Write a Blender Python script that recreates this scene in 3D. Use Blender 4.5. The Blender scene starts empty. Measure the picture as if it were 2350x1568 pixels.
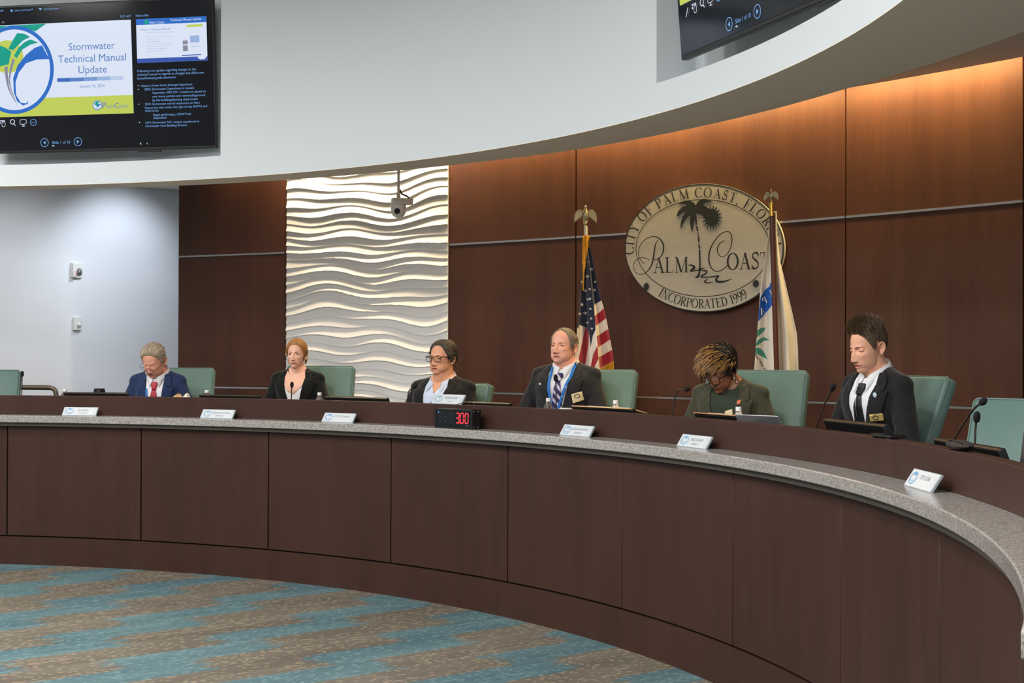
import bpy, bmesh, math, random
from mathutils import Vector, Matrix
from mathutils.bvhtree import BVHTree
from mathutils.geometry import tessellate_polygon
PI = math.pi
scene = bpy.context.scene
COL = scene.collection
R = math.radians

# ---------------------------------------------------------------- camera, world, exposure
FOC, PITCH, ROLL, EYE = 3314.3, 0.0079, 0.0026, 1.56
CX, CY = -4.6405, 4.6859            # centre of the dais arc
cam_d = bpy.data.cameras.new('camera')
cam = bpy.data.objects.new('camera', cam_d)
COL.objects.link(cam)
cam_d.sensor_width = 36.0
cam_d.lens = 36.0 * FOC / 2350.0
cam_d.clip_start = 0.05
cam_d.clip_end = 100


def cam_dir(dx, dz, dy=1.0):
    c, s = math.cos(ROLL), math.sin(ROLL)
    dx, dz = c * dx - s * dz, s * dx + c * dz
    c, s = math.cos(PITCH), math.sin(PITCH)
    return Vector((dx, c * dy - s * dz, s * dy + c * dz))


_r = cam_dir(1, 0, 0)
_u = cam_dir(0, 1, 0)
_f = cam_dir(0, 0, 1)
cam.matrix_world = Matrix(((_r.x, _u.x, -_f.x, 0), (_r.y, _u.y, -_f.y, 0), (_r.z, _u.z, -_f.z, EYE), (0, 0, 0, 1)))
scene.camera = cam
scene.view_settings.view_transform = 'Standard'
scene.view_settings.look = 'None'
scene.view_settings.gamma = 1
scene.view_settings.exposure = 0.0
scene.view_settings.use_curve_mapping = False

world = bpy.data.worlds.new('world')
scene.world = world
world.use_nodes = True
bg = world.node_tree.nodes['Background']
bg.inputs[0].default_value = (0.86, 0.92, 1.0, 1)
bg.inputs[1].default_value = 0.28


def area(name, loc, target, sx, sy, power, color, spread=180, shape='RECTANGLE'):
    l = bpy.data.lights.new(name, 'AREA')
    l.shape = shape
    l.size = sx
    l.size_y = sy
    l.energy = power
    l.color = color
    l.spread = R(spread)
    o = bpy.data.objects.new(name, l)
    COL.objects.link(o)
    o.location = loc
    d = Vector(target) - Vector(loc)
    o.rotation_euler = d.to_track_quat('-Z', 'Y').to_euler()
    return o


# round recessed lights of the chamber's high ceiling (the room's own lamps)
NEUTRAL = (1.0, 0.985, 0.985)
for (x, y, p) in ((-6.2, 2.6, 105), (-3.2, 2.4, 105), (-6.4, 6.0, 105), (-3.2, 6.2, 105), (-4.8, 8.6, 80), (-1.2, 4.2, 95), (-0.6, 1.2, 70), (2.0, -1.6, 60)):
    area('ceiling_lamp_light', (x, y, 4.58), (x, y, 0), 0.9, 0.9, p * 1.05, NEUTRAL, 170, 'DISK')


# added fill lights behind the viewer, lighting the faces from the front
for (x, y, p) in ((-5.5, -3.8, 130), (-1.0, -4.2, 130), (3.5, -4.0, 95)):
    area('face_fill_light', (x, y, 4.4), (x * 0.3 - 1.0, 9.0, 0.6), 2.4, 1.2, p, NEUTRAL, 160)


# ---------------------------------------------------------------- photo pixel -> place in the room
def ray(x, y):
    return cam_dir((x - 1175.0) / FOC, -(y - 784.0) / FOC)


O = Vector((0, 0, EYE))


def at_z(x, y, z):
    d = ray(x, y)
    return O + d * ((z - EYE) / d.z)


def at_y(x, y, Y):
    d = ray(x, y)
    return O + d * (Y / d.y)


def at_r(x, rad, y=810):
    """point at height of pixel row y on the vertical cylinder of radius rad around the dais centre (far side)"""
    d = ray(x, y)
    ox, oy = -CX, -CY
    a = d.x * d.x + d.y * d.y
    b = ox * d.x + oy * d.y
    c = ox * ox + oy * oy - rad * rad
    t = (-b + math.sqrt(max(0, b * b - a * c))) / a
    return O + d * t


def at_plane(x, y, p, n):
    d = ray(x, y)
    return O + d * ((p - O).dot(n) / d.dot(n))


def th_of(p):
    return math.atan2(p[1] - CY, p[0] - CX)


def pol(rad, th, z=0.0):
    return Vector((CX + rad * math.cos(th), CY + rad * math.sin(th), z))


# back wall arc
WX, WY, WR = -10.15, -1.565, 16.15


def at_wall(x, y=810, off=0.0):
    d = ray(x, y)
    ox, oy = -WX, -WY
    a = d.x * d.x + d.y * d.y
    b = ox * d.x + oy * d.y
    c = ox * ox + oy * oy - (WR - off) ** 2
    t = (-b + math.sqrt(b * b - a * c)) / a
    return O + d * t


def wall_th(x):
    p = at_wall(x)
    return math.atan2(p.y - WY, p.x - WX)


def wpt(th, off=0.0, z=0.0):
    return Vector((WX + (WR - off) * math.cos(th), WY + (WR - off) * math.sin(th), z))


# ---------------------------------------------------------------- helpers
def tag(o, label=None, cat=None, group=None, kind=None):
    if label: o['label'] = label
    if cat: o['category'] = cat
    if group: o['group'] = group
    if kind: o['kind'] = kind
    return o


def thing(name, label, cat, loc=(0, 0, 0), rotz=0.0, group=None):
    o = bpy.data.objects.new(name, None)
    o.empty_display_size = 0.1
    COL.objects.link(o)
    o.location = loc
    o.rotation_euler = (0, 0, rotz)
    o.matrix_world = Matrix.Translation(Vector(loc)) @ Matrix.Rotation(rotz, 4, 'Z')
    return tag(o, label, cat, group)


class MB:
    def __init__(s):
        s.v = []
        s.f = []
        s.m = []

    def add(s, verts, faces, mat=0, M=None):
        b = len(s.v)
        s.v += [tuple(M @ Vector(p)) if M else tuple(p) for p in verts]
        for f in faces:
            s.f.append(tuple(b + i for i in f))
            s.m.append(mat)
        return s

    def box(s, c, size, mat=0, M=None):
        x, y, z = [q / 2 for q in size]
        vs = [(c[0] + i * x, c[1] + j * y, c[2] + k * z) for k in (-1, 1) for j in (-1, 1) for i in (-1, 1)]
        return s.add(vs, [(0, 2, 3, 1), (4, 5, 7, 6), (0, 1, 5, 4), (2, 6, 7, 3), (0, 4, 6, 2), (1, 3, 7, 5)], mat, M)

    def grid(s, P, mat=0, closeu=False, closev=False, M=None, matf=None):
        """P[i][j]; faces between"""
        nu, nv = len(P), len(P[0])
        b = len(s.v)
        for row in P:
            s.v += [tuple(M @ Vector(p)) if M else tuple(p) for p in row]
        for i in range(nu if closeu else nu - 1):
            for j in range(nv if closev else nv - 1):
                i2, j2 = (i + 1) % nu, (j + 1) % nv
                s.f.append((b + i * nv + j, b + i2 * nv + j, b + i2 * nv + j2, b + i * nv + j2))
                s.m.append(matf(i, j) if matf else mat)
        return s

    def tube(s, pts, rad, n=8, mat=0, M=None, cap=True, flat=1.0, up=None):
        pts = [Vector(p) for p in pts]
        if not hasattr(rad, '__len__'): rad = [rad] * len(pts)
        rings = []
        prev = None
        for i, p in enumerate(pts):
            t = (pts[min(i + 1, len(pts) - 1)] - pts[max(i - 1, 0)])
            if t.length < 1e-9: t = Vector((0, 0, 1))
            t.normalize()
            if prev is None:
                a = Vector(up) if up else (Vector((0, 0, 1)) if abs(t.z) < 0.9 else Vector((1, 0, 0)))
            else:
                a = prev
            nrm = (a - t * a.dot(t))
            if nrm.length < 1e-6: nrm = t.orthogonal()
            nrm.normalize()
            prev = nrm
            bn = t.cross(nrm)
            rings.append([p + nrm * (math.cos(2 * PI * k / n) * rad[i]) + bn * (math.sin(2 * PI * k / n) * rad[i] * flat) for k in range(n)])
        b = len(s.v)
        s.grid(rings, mat, closev=True, M=M)
        if cap:
            s.f.append(tuple(b + k for k in range(n))[::-1]); s.m.append(mat)
            e = b + (len(rings) - 1) * n
            s.f.append(tuple(e + k for k in range(n))); s.m.append(mat)
        return s

    def lathe(s, prof, n=24, mat=0, M=None, cx=0, cy=0):
        """prof list of (r,z)"""
        rings = [[(cx + r * math.cos(2 * PI * k / n), cy + r * math.sin(2 * PI * k / n), z) for k in range(n)] for r, z in prof]
        return s.grid(rings, mat, closev=True, M=M)

    def ell(s, c, r, n=16, m=10, mat=0, M=None):
        rings = []
        for i in range(m + 1):
            a = PI * i / m - PI / 2
            rr = max(math.cos(a), 1e-3)
            rings.append([(c[0] + r[0] * rr * math.cos(2 * PI * k / n), c[1] + r[1] * rr * math.sin(2 * PI * k / n), c[2] + r[2] * math.sin(a)) for k in range(n)])
        return s.grid(rings, mat, closev=True, M=M)

    def prism(s, poly, z0, z1, mat=0, M=None):
        """poly list of 2d in local xy, extruded z0..z1"""
        n = len(poly)
        vs = [(p[0], p[1], z0) for p in poly] + [(p[0], p[1], z1) for p in poly]
        tris = tessellate_polygon([[Vector((p[0], p[1], 0)) for p in poly]])
        fs = [tuple(t) for t in tris] + [tuple(i + n for i in t) for t in tris]
        fs += [(i, (i + 1) % n, (i + 1) % n + n, i + n) for i in range(n)]
        return s.add(vs, fs, mat, M)

    def arcring(s, r0, r1, z0, z1, t0, t1, n=32, cx=None, cy=None, mat=0, r1f=None):
        cx = CX if cx is None else cx
        cy = CY if cy is None else cy
        rows = []
        for i in range(n + 1):
            t = t0 + (t1 - t0) * i / n
            rb = r1f(t) if r1f else r1
            c, q = math.cos(t), math.sin(t)
            rows.append([(cx + r0 * c, cy + r0 * q, z0), (cx + rb * c, cy + rb * q, z0), (cx + rb * c, cy + rb * q, z1), (cx + r0 * c, cy + r0 * q, z1)])
        b = len(s.v)
        s.grid(rows, mat, closev=True)
        s.f.append((b, b + 1, b + 2, b + 3)); s.m.append(mat)
        e = b + 4 * n
        s.f.append((e + 3, e + 2, e + 1, e)); s.m.append(mat)
        return s

    def build(s, name, mats, parent=None, smooth=35, bevel=0, M=None, segs=2, world=False):
        me = bpy.data.meshes.new(name)
        me.from_pydata(s.v, [], s.f)
        if not isinstance(mats, (list, tuple)): mats = [mats]
        for m in mats: me.materials.append(m)
        me.polygons.foreach_set('material_index', s.m)
        bm = bmesh.new()
        bm.from_mesh(me)
        bmesh.ops.recalc_face_normals(bm, faces=bm.faces)
        bm.to_mesh(me)
        bm.free()
        if smooth:
            me.polygons.foreach_set('use_smooth', [True] * len(me.polygons))
            me.set_sharp_from_angle(angle=R(smooth))
        o = bpy.data.objects.new(name, me)
        COL.objects.link(o)
        if parent:
            o.parent = parent
            if world: o.matrix_parent_inverse = parent.matrix_world.inverted()
        if M: o.matrix_basis = M
        if bevel:
            b = o.modifiers.new('bevel', 'BEVEL')
            b.width = bevel
            b.segments = segs
            b.limit_method = 'ANGLE'
            b.angle_limit = R(40)
        return o


def copy_tree(o, parent=None):
    c = o.copy()
    COL.objects.link(c)
    if parent:
        c.parent = parent
        c.matrix_parent_inverse = o.matrix_parent_inverse.copy()
    for ch in list(o.children): copy_tree(ch, c)
    return c


def spline(pts, n=8):
    """catmull-rom through tuples of any dimension"""
    out = []
    P = [pts[0]] + list(pts) + [pts[-1]]
    for i in range(1, len(P) - 2):
        for k in range(n):
            t = k / n
            out.append(tuple(0.5 * ((2 * b) + (-a + c) * t + (2 * a - 5 * b + 4 * c - d) * t * t + (-a + 3 * b - 3 * c + d) * t ** 3) for a, b, c, d in zip(P[i - 1], P[i], P[i + 1], P[i + 2])))
    out.append(tuple(pts[-1]))
    return out


def lerp(a, b, t): return a + (b - a) * t


def interp(tab, x):
    if x <= tab[0][0]: return tab[0][1]
    for (x0, y0), (x1, y1) in zip(tab, tab[1:]):
        if x <= x1: return lerp(y0, y1, (x - x0) / (x1 - x0))
    return tab[-1][1]


def inpoly(x, y, poly):
    c = False
    j = len(poly) - 1
    for i in range(len(poly)):
        xi, yi = poly[i]
        xj, yj = poly[j]
        if (yi > y) != (yj > y) and x < (xj - xi) * (y - yi) / (yj - yi) + xi: c = not c
        j = i
    return c


# ---------------------------------------------------------------- materials
def srgb(r, g, b):
    def f(c):
        c /= 255.0
        return c / 12.92 if c <= 0.04045 else ((c + 0.055) / 1.055) ** 2.4
    return (f(r), f(g), f(b), 1)


def mat(name, col, rough=0.6, metal=0.0, spec=0.5, noise=None, bump=None, emit=None, trans=0, ior=1.45, coat=0, sheen=0, sss=0):
    """noise=(scale, amount, (sx,sy,sz)); bump=(scale,strength,(sx,sy,sz))"""
    m = bpy.data.materials.new(name)
    m.use_nodes = True
    nt = m.node_tree
    b = nt.nodes['Principled BSDF']
    b.inputs['Base Color'].default_value = col
    b.inputs['Roughness'].default_value = rough
    b.inputs['Metallic'].default_value = metal
    b.inputs['Specular IOR Level'].default_value = spec
    b.inputs['Transmission Weight'].default_value = trans
    b.inputs['IOR'].default_value = ior
    b.inputs['Coat Weight'].default_value = coat
    b.inputs['Sheen Weight'].default_value = sheen
    if sss:
        b.inputs['Subsurface Weight'].default_value = sss
        b.inputs['Subsurface Radius'].default_value = (0.01, 0.004, 0.002)
        b.inputs['Subsurface Scale'].default_value = 0.6
    if emit:
        b.inputs['Emission Color'].default_value = emit[0]
        b.inputs['Emission Strength'].default_value = emit[1]

    def coords(sc):
        tc = nt.nodes.new('ShaderNodeTexCoord')
        mp = nt.nodes.new('ShaderNodeMapping')
        mp.inputs['Scale'].default_value = sc
        nt.links.new(tc.outputs['Object'], mp.inputs[0])
        return mp.outputs[0]
    if noise:
        n = nt.nodes.new('ShaderNodeTexNoise')
        n.inputs['Scale'].default_value = noise[0]
        n.inputs['Detail'].default_value = 5
        nt.links.new(coords(noise[2] if len(noise) > 2 else (1, 1, 1)), n.inputs['Vector'])
        r = nt.nodes.new('ShaderNodeMapRange')
        r.inputs[1].default_value = 0.3
        r.inputs[2].default_value = 0.7
        r.inputs[3].default_value = 1 - noise[1]
        r.inputs[4].default_value = 1 + noise[1]
        nt.links.new(n.outputs[0], r.inputs[0])
        x = nt.nodes.new('ShaderNodeVectorMath')
        x.operation = 'SCALE'
        x.inputs[0].default_value = col[:3]
        nt.links.new(r.outputs[0], x.inputs['Scale'])
        nt.links.new(x.outputs[0], b.inputs['Base Color'])
    if bump:
        n = nt.nodes.new('ShaderNodeTexNoise')
        n.inputs['Scale'].default_value = bump[0]
        n.inputs['Detail'].default_value = 4
        nt.links.new(coords(bump[2] if len(bump) > 2 else (1, 1, 1)), n.inputs['Vector'])
        bp = nt.nodes.new('ShaderNodeBump')
        bp.inputs['Strength'].default_value = bump[1]
        bp.inputs['Distance'].default_value = 0.002
        nt.links.new(n.outputs[0], bp.inputs['Height'])
        nt.links.new(bp.outputs[0], b.inputs['Normal'])
    return m


def wood_mat(name, c0, c1, rough=0.42):
    m = bpy.data.materials.new(name)
    m.use_nodes = True
    nt = m.node_tree
    b = nt.nodes['Principled BSDF']
    b.inputs['Roughness'].default_value = rough
    b.inputs['Specular IOR Level'].default_value = 0.35
    geo = nt.nodes.new('ShaderNodeNewGeometry')
    outs = []
    for sc, det in (((9, 9, 0.5), 4), ((1.6, 1.6, 0.9), 3), ((160, 160, 6), 2)):
        mp = nt.nodes.new('ShaderNodeMapping')
        mp.inputs['Scale'].default_value = sc
        n = nt.nodes.new('ShaderNodeTexNoise')
        n.inputs['Scale'].default_value = 1
        n.inputs['Detail'].default_value = det
        nt.links.new(geo.outputs['Position'], mp.inputs[0])
        nt.links.new(mp.outputs[0], n.inputs['Vector'])
        outs.append(n.outputs[0])
    a1 = nt.nodes.new('ShaderNodeMath'); a1.operation = 'ADD'
    nt.links.new(outs[0], a1.inputs[0]); nt.links.new(outs[1], a1.inputs[1])
    a2 = nt.nodes.new('ShaderNodeMath'); a2.operation = 'MULTIPLY_ADD'
    nt.links.new(outs[2], a2.inputs[0]); a2.inputs[1].default_value = 0.7
    nt.links.new(a1.outputs[0], a2.inputs[2])
    cr = nt.nodes.new('ShaderNodeMapRange')
    cr.inputs[1].default_value = 0.95
    cr.inputs[2].default_value = 1.75
    nt.links.new(a2.outputs[0], cr.inputs[0])
    mx = nt.nodes.new('ShaderNodeMix'); mx.data_type = 'RGBA'
    mx.inputs[6].default_value = c0
    mx.inputs[7].default_value = c1
    nt.links.new(cr.outputs[0], mx.inputs[0])
    nt.links.new(mx.outputs[2], b.inputs['Base Color'])
    bp = nt.nodes.new('ShaderNodeBump')
    bp.inputs['Strength'].default_value = 0.12
    bp.inputs['Distance'].default_value = 0.001
    nt.links.new(outs[2], bp.inputs['Height'])
    nt.links.new(bp.outputs[0], b.inputs['Normal'])
    return m


def granite_mat():
    m = bpy.data.materials.new('speckled_granite')
    m.use_nodes = True
    nt = m.node_tree
    b = nt.nodes['Principled BSDF']
    b.inputs['Roughness'].default_value = 0.16
    geo = nt.nodes.new('ShaderNodeNewGeometry')
    v = nt.nodes.new('ShaderNodeTexVoronoi')
    v.inputs['Scale'].default_value = 210
    n = nt.nodes.new('ShaderNodeTexNoise')
    n.inputs['Scale'].default_value = 90
    n.inputs['Detail'].default_value = 6
    nt.links.new(geo.outputs['Position'], v.inputs['Vector'])
    nt.links.new(geo.outputs['Position'], n.inputs['Vector'])
    sp = nt.nodes.new('ShaderNodeSeparateColor')
    nt.links.new(v.outputs['Color'], sp.inputs[0])
    mul = nt.nodes.new('ShaderNodeMath'); mul.operation = 'MULTIPLY_ADD'
    nt.links.new(n.outputs[0], mul.inputs[0]); mul.inputs[1].default_value = 0.9
    nt.links.new(sp.outputs[0], mul.inputs[2])
    cr = nt.nodes.new('ShaderNodeValToRGB')
    e = cr.color_ramp.elements
    e[0].position = 0.30; e[0].color = srgb(122, 117, 111)
    e[1].position = 0.95; e[1].color = srgb(180, 176, 170)
    q = e.new(0.55); q.color = srgb(156, 152, 146)
    mr = nt.nodes.new('ShaderNodeMath'); mr.operation = 'MULTIPLY'; mr.inputs[1].default_value = 0.62
    nt.links.new(mul.outputs[0], mr.inputs[0])
    nt.links.new(mr.outputs[0], cr.inputs[0])
    nt.links.new(cr.outputs[0], b.inputs['Base Color'])
    return m


def carpet_mat():
    m = bpy.data.materials.new('patterned_carpet')
    m.use_nodes = True
    nt = m.node_tree
    L = nt.links.new
    b = nt.nodes['Principled BSDF']
    b.inputs['Roughness'].default_value = 0.95
    b.inputs['Specular IOR Level'].default_value = 0.1
    geo = nt.nodes.new('ShaderNodeNewGeometry')
    sep = nt.nodes.new('ShaderNodeSeparateXYZ')
    L(geo.outputs['Position'], sep.inputs[0])

    def mth(op, a, c=None, d=None):
        n = nt.nodes.new('ShaderNodeMath')
        n.operation = op
        for i, q in enumerate((a, c, d)):
            if q is None: continue
            if isinstance(q, (int, float)): n.inputs[i].default_value = q
            else: L(q, n.inputs[i])
        return n.outputs[0]
    ang = R(38.3)
    ca, sa = math.cos(ang), math.sin(ang)
    x, y = sep.outputs[0], sep.outputs[1]
    u = mth('ADD', mth('MULTIPLY', x, ca), mth('MULTIPLY', y, sa))
    v = mth('SUBTRACT', mth('MULTIPLY', y, ca), mth('MULTIPLY', x, sa))

    def wn(a, c, seed=0.0):
        cb = nt.nodes.new('ShaderNodeCombineXYZ')
        L(a, cb.inputs[0]); L(c, cb.inputs[1]); cb.inputs[2].default_value = seed
        w = nt.nodes.new('ShaderNodeTexWhiteNoise')
        w.noise_dimensions = '3D'
        L(cb.outputs[0], w.inputs['Vector'])
        return w.outputs[0]

    def noise(sc, seed, a, c):
        cb = nt.nodes.new('ShaderNodeCombineXYZ')
        L(a, cb.inputs[0]); L(c, cb.inputs[1]); cb.inputs[2].default_value = seed
        n = nt.nodes.new('ShaderNodeTexNoise')
        n.inputs['Scale'].default_value = sc
        n.inputs['Detail'].default_value = 3
        L(cb.outputs[0], n.inputs['Vector'])
        return n.outputs[0]
    # long staggered bands: each row shifts, a band is teal for half of its period, with ragged ends
    row = mth('FLOOR', mth('DIVIDE', v, 0.27))
    rag = mth('MULTIPLY', mth('SUBTRACT', wn(mth('FLOOR', mth('DIVIDE', v, 0.012)), mth('FLOOR', mth('DIVIDE', u, 0.5)), 3), 0.5), 0.13)
    shift = mth('ADD', mth('MULTIPLY', row, -0.62), mth('MULTIPLY', wn(row, row, 7), 0.16))
    per = mth('FRACT', mth('DIVIDE', mth('ADD', mth('ADD', u, shift), rag), 2.0))
    tri = mth('ABSOLUTE', mth('SUBTRACT', per, 0.5))
    sm = nt.nodes.new('ShaderNodeMapRange')
    sm.inputs[1].default_value = 0.27; sm.inputs[2].default_value = 0.285
    L(tri, sm.inputs[0])
    teal = sm.outputs[0]
    # yarn lines and dashes
    line = wn(mth('FLOOR', mth('DIVIDE', v, 0.012)), mth('FLOOR', mth('DIVIDE', u, 0.9)), 1)
    off = mth('MULTIPLY', line, 0.05)
    dash = wn(mth('FLOOR', mth('DIVIDE', v, 0.012)), mth('FLOOR', mth('DIVIDE', mth('ADD', u, off), 0.024)), 2)
    dens = noise(2.2, 5, u, mth('MULTIPLY', v, 2.0))
    thr = mth('SUBTRACT', 1.12, mth('MULTIPLY', dens, 0.72))
    fleck = mth('GREATER_THAN', dash, thr)
    gap = mth('GREATER_THAN', mth('FRACT', mth('DIVIDE', v, 0.024)), 0.5)
    fleck = mth('MULTIPLY', fleck, gap)
    tone = noise(1.4, 9, u, mth('MULTIPLY', v, 3.0))

    def mix(f, a, c):
        n = nt.nodes.new('ShaderNodeMix'); n.data_type = 'RGBA'
        L(f, n.inputs[0]) if not isinstance(f, float) else None
        for q, i in ((a, 6), (c, 7)):
            if isinstance(q, tuple): n.inputs[i].default_value = q
            else: L(q, n.inputs[i])
        return n.outputs[2]
    tr = nt.nodes.new('ShaderNodeMapRange')
    tr.inputs[1].default_value = 0.35; tr.inputs[2].default_value = 0.65
    L(tone, tr.inputs[0])
    tealc = mix(tr.outputs[0], srgb(78, 102, 108), srgb(92, 116, 118))
    brownc = mix(tr.outputs[0], srgb(100, 92, 81), srgb(113, 105, 93))
    base = mix(teal, brownc, tealc)
    stripe = mth('MULTIPLY', mth('SUBTRACT', line, 0.5), 0.24)
    fl = mix(teal, srgb(158, 146, 122), srgb(122, 146, 148))
    col = mix(mth('MULTIPLY', fleck, 0.65), base, fl)
    sc = nt.nodes.new('ShaderNodeVectorMath'); sc.operation = 'SCALE'
    L(col, sc.inputs[0]); L(mth('ADD', stripe, 0.98), sc.inputs['Scale'])
    L(sc.outputs[0], b.inputs['Base Color'])
    bp = nt.nodes.new('ShaderNodeBump')
    bp.inputs['Strength'].default_value = 0.5
    bp.inputs['Distance'].default_value = 0.004
    L(dash, bp.inputs['Height'])
    L(bp.outputs[0], b.inputs['Normal'])
    return m


MAT = {}
MAT['paint'] = mat('fascia_paint', srgb(206, 212, 214), 0.8, bump=(60, 0.05))
MAT['soffit'] = mat('soffit_paint', srgb(244, 232, 212), 0.85)
MAT['ceil'] = mat('ceiling_paint', srgb(222, 218, 210), 0.85)
MAT['white_wall'] = mat('white_wall_paint', srgb(226, 230, 236), 0.75, bump=(90, 0.06))
MAT['wall_wood'] = wood_mat('wall_wood', srgb(70, 40, 27), srgb(90, 54, 37), 0.42)
MAT['dais_wood'] = wood_mat('dais_wood', srgb(54, 33, 25), srgb(69, 44, 35), 0.5)
MAT['gap'] = mat('dark_gap', srgb(14, 10, 9), 0.9)
MAT['granite'] = granite_mat()
MAT['substrate'] = mat('dark_substrate', srgb(74, 68, 62), 0.7)
MAT['carpet'] = carpet_mat()
MAT['strip'] = mat('brushed_aluminium', srgb(190, 190, 192), 0.32, 0.9, noise=(40, 0.08, (1, 1, 20)))
MAT['wave'] = mat('white_wave_plaster', srgb(238, 236, 232), 0.7)
MAT['white_plastic'] = mat('white_plastic', srgb(226, 226, 224), 0.4)
MAT['black_plastic'] = mat('black_plastic', srgb(24, 23, 23), 0.38)
MAT['black_gloss'] = mat('black_gloss', srgb(10, 11, 13), 0.12)
MAT['chair'] = mat('green_leather', srgb(95, 122, 114), 0.42, bump=(140, 0.25), noise=(5, 0.05))
MAT['platform'] = mat('platform_carpet', srgb(86, 80, 76), 0.95)
MAT['lampglow'] = mat('lamp_diffuser', (1, 1, 1, 1), 0.5, emit=((1.0, 0.97, 0.93, 1), 9.0))

# ================================================================ the room
TH_END = R(-22.0)                      # right-hand end of the dais
TH_L = R(103)
# floor
m = MB(); m.box((-3, 7, -0.05), (24, 30, 0.1))
tag(m.build('floor', MAT['carpet']), kind='structure')
# raised floor behind the dais
m = MB(); m.arcring(6.14, 9.6, 0.0, 0.35, R(-10), R(103), 60)
tag(m.build('floor_platform', MAT['platform']), kind='structure')

# ---- back wall
TH0, TH1 = wall_th(409), wall_th(2700)
Z_UP, Z_LO, Z_TOP = 2.412, 1.25, 3.45
WC = (WX, WY)


def warc(mb, off0, off1, z0, z1, t0, t1, n=24, mat=0):
    return mb.arcring(WR - off0, WR - off1, z0, z1, t1, t0, n, WX, WY, mat)


m = MB(); warc(m, -0.12, -0.02, 0, Z_TOP, TH0, TH1, 60)
wall_back = tag(m.build('wall_back', MAT['gap']), kind='structure')
G = 0.004
segs = [(409, 652.5), (1031.5, 1319), (1322.5, 1938.5), (1942, 2346.5), (2350.5, 2700)]
for a, b_ in segs:
    ta, tb = wall_th(a), wall_th(b_)
    for z0, z1 in ((Z_UP + 0.008, Z_TOP), (Z_LO + 0.010, Z_UP - 0.008), (0.36, Z_LO - 0.008)):
        m = MB(); warc(m, 0.0, -0.02, z0, z1, ta, tb, 16)
        m.build('wood_panel', MAT['wall_wood'], wall_back)
    for zz in (Z_UP, Z_LO):
        m = MB(); warc(m, 0.004, -0.02, zz - 0.007, zz + 0.007, ta, tb, 16)
        m.build('metal_strip', MAT['strip'], wall_back)
# thin wood edges at either side of the wave panel
for a, b_ in ((652.9, 657), (1028.2, 1031)):
    m = MB(); warc(m, 0.0, -0.02, 0.36, Z_TOP, wall_th(a), wall_th(b_), 2)
    m.build('panel_edge', MAT['wall_wood'], wall_back)
# sculpted wave panel
ta, tb = wall_th(657.5), wall_th(1028)
nu, nv = 110, 620
zb, zt = 0.95, Z_TOP
arc_len = (ta - tb) * WR


def wave_h(u, z):
    w = 0.42 * math.sin(2 * PI * (u * 0.55 + z * 0.21) + 0.6) + 0.30 * math.sin(2 * PI * (u * 1.25 - z * 0.55) + 2.1) \
        + 0.22 * math.sin(2 * PI * (u * 0.9 + z * 1.3) + 4.0) + 0.35 * math.sin(2 * PI * z * 0.8 + 1.0)
    ph = z * 15.5 + w * 0.9
    t = ph - math.floor(ph)
    k = int(math.floor(ph))
    amp = 0.0150 * (0.62 + 0.38 * math.sin(k * 2.4 + u * 3.1 + 0.7 * math.sin(k * 1.3)))
    h = ((1 - t) / 0.92) ** 1.9 if t > 0.08 else (t / 0.08)
    return amp * h


P = []
for i in range(nu + 1):
    t = lerp(ta, tb, i / nu)
    u = arc_len * i / nu
    row = []
    for j in range(nv + 1):
        z = lerp(zb, zt, j / nv)
        row.append(wpt(t, 0.002 + wave_h(u, z), z))
    P.append(row)
for q in (0, nu):
    edge = [wpt(lerp(ta, tb, q / nu), -0.02, lerp(zb, zt, j / nv)) for j in range(nv + 1)]
    P = [edge] + P if q == 0 else P + [edge]
m = MB(); m.grid(P)
m.build('wave_panel', MAT['wave'], wall_back, smooth=60)

# ---- white side wall on the left
W0 = Vector((-3.47, 14.3, 0))
WD = Vector((-0.766, -0.643, 0))
WN = Vector((0.643, -0.766, 0))


def slab(mb, p0, p1, n, t, z0, z1):
    a, b2 = Vector(p0), Vector(p1)
    pts = [a, b2, b2 - n * t, a - n * t]
    mb.add([(p.x, p.y, z) for z in (z0, z1) for p in pts], [(0, 1, 2, 3), (4, 5, 6, 7), (0, 1, 5, 4), (1, 2, 6, 5), (2, 3, 7, 6), (3, 0, 4, 7)])


m = MB(); slab(m, W0 - WD * 1.6, W0 + WD * 6.5, WN, 0.12, 0, 3.6)
tag(m.build('wall_left', MAT['white_wall']), kind='structure')

# ---- ceiling behind the curved bulkhead, at 3.17, with an open light slot along the wood wall
ZC = 3.17
RB = [(R(-30), 6.75), (th_of(at_z(2350, 65, 2.778)), 6.61), (th_of(at_z(1940, 203, 2.778)), 6.46), (th_of(at_z(1600, 286, 2.778)), 6.41), (th_of(at_z(1321, 342, 2.778)), 6.375),
      (th_of(at_z(1028, 380, 2.778)), 6.30), (th_of(at_z(655, 414, 2.778)), 6.27), (th_of(at_z(410, 430, 2.778)), 6.25), (th_of(at_z(0, 438.5, 2.778)), 6.18), (R(150), 6.18)]


def rb(t): return interp(RB, t)


SL = 0.20
rows = []
N = 60
for i in range(N + 1):
    t = lerp(TH1 - R(0), TH0, i / N)
    w = wpt(t, SL, ZC)
    a = th_of(w)
    rows.append([pol(rb(a) - 0.05, a, ZC), w, wpt(t, SL, ZC + 0.33), wpt(t, -0.1, ZC + 0.33)])
m = MB(); m.grid(rows)
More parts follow.
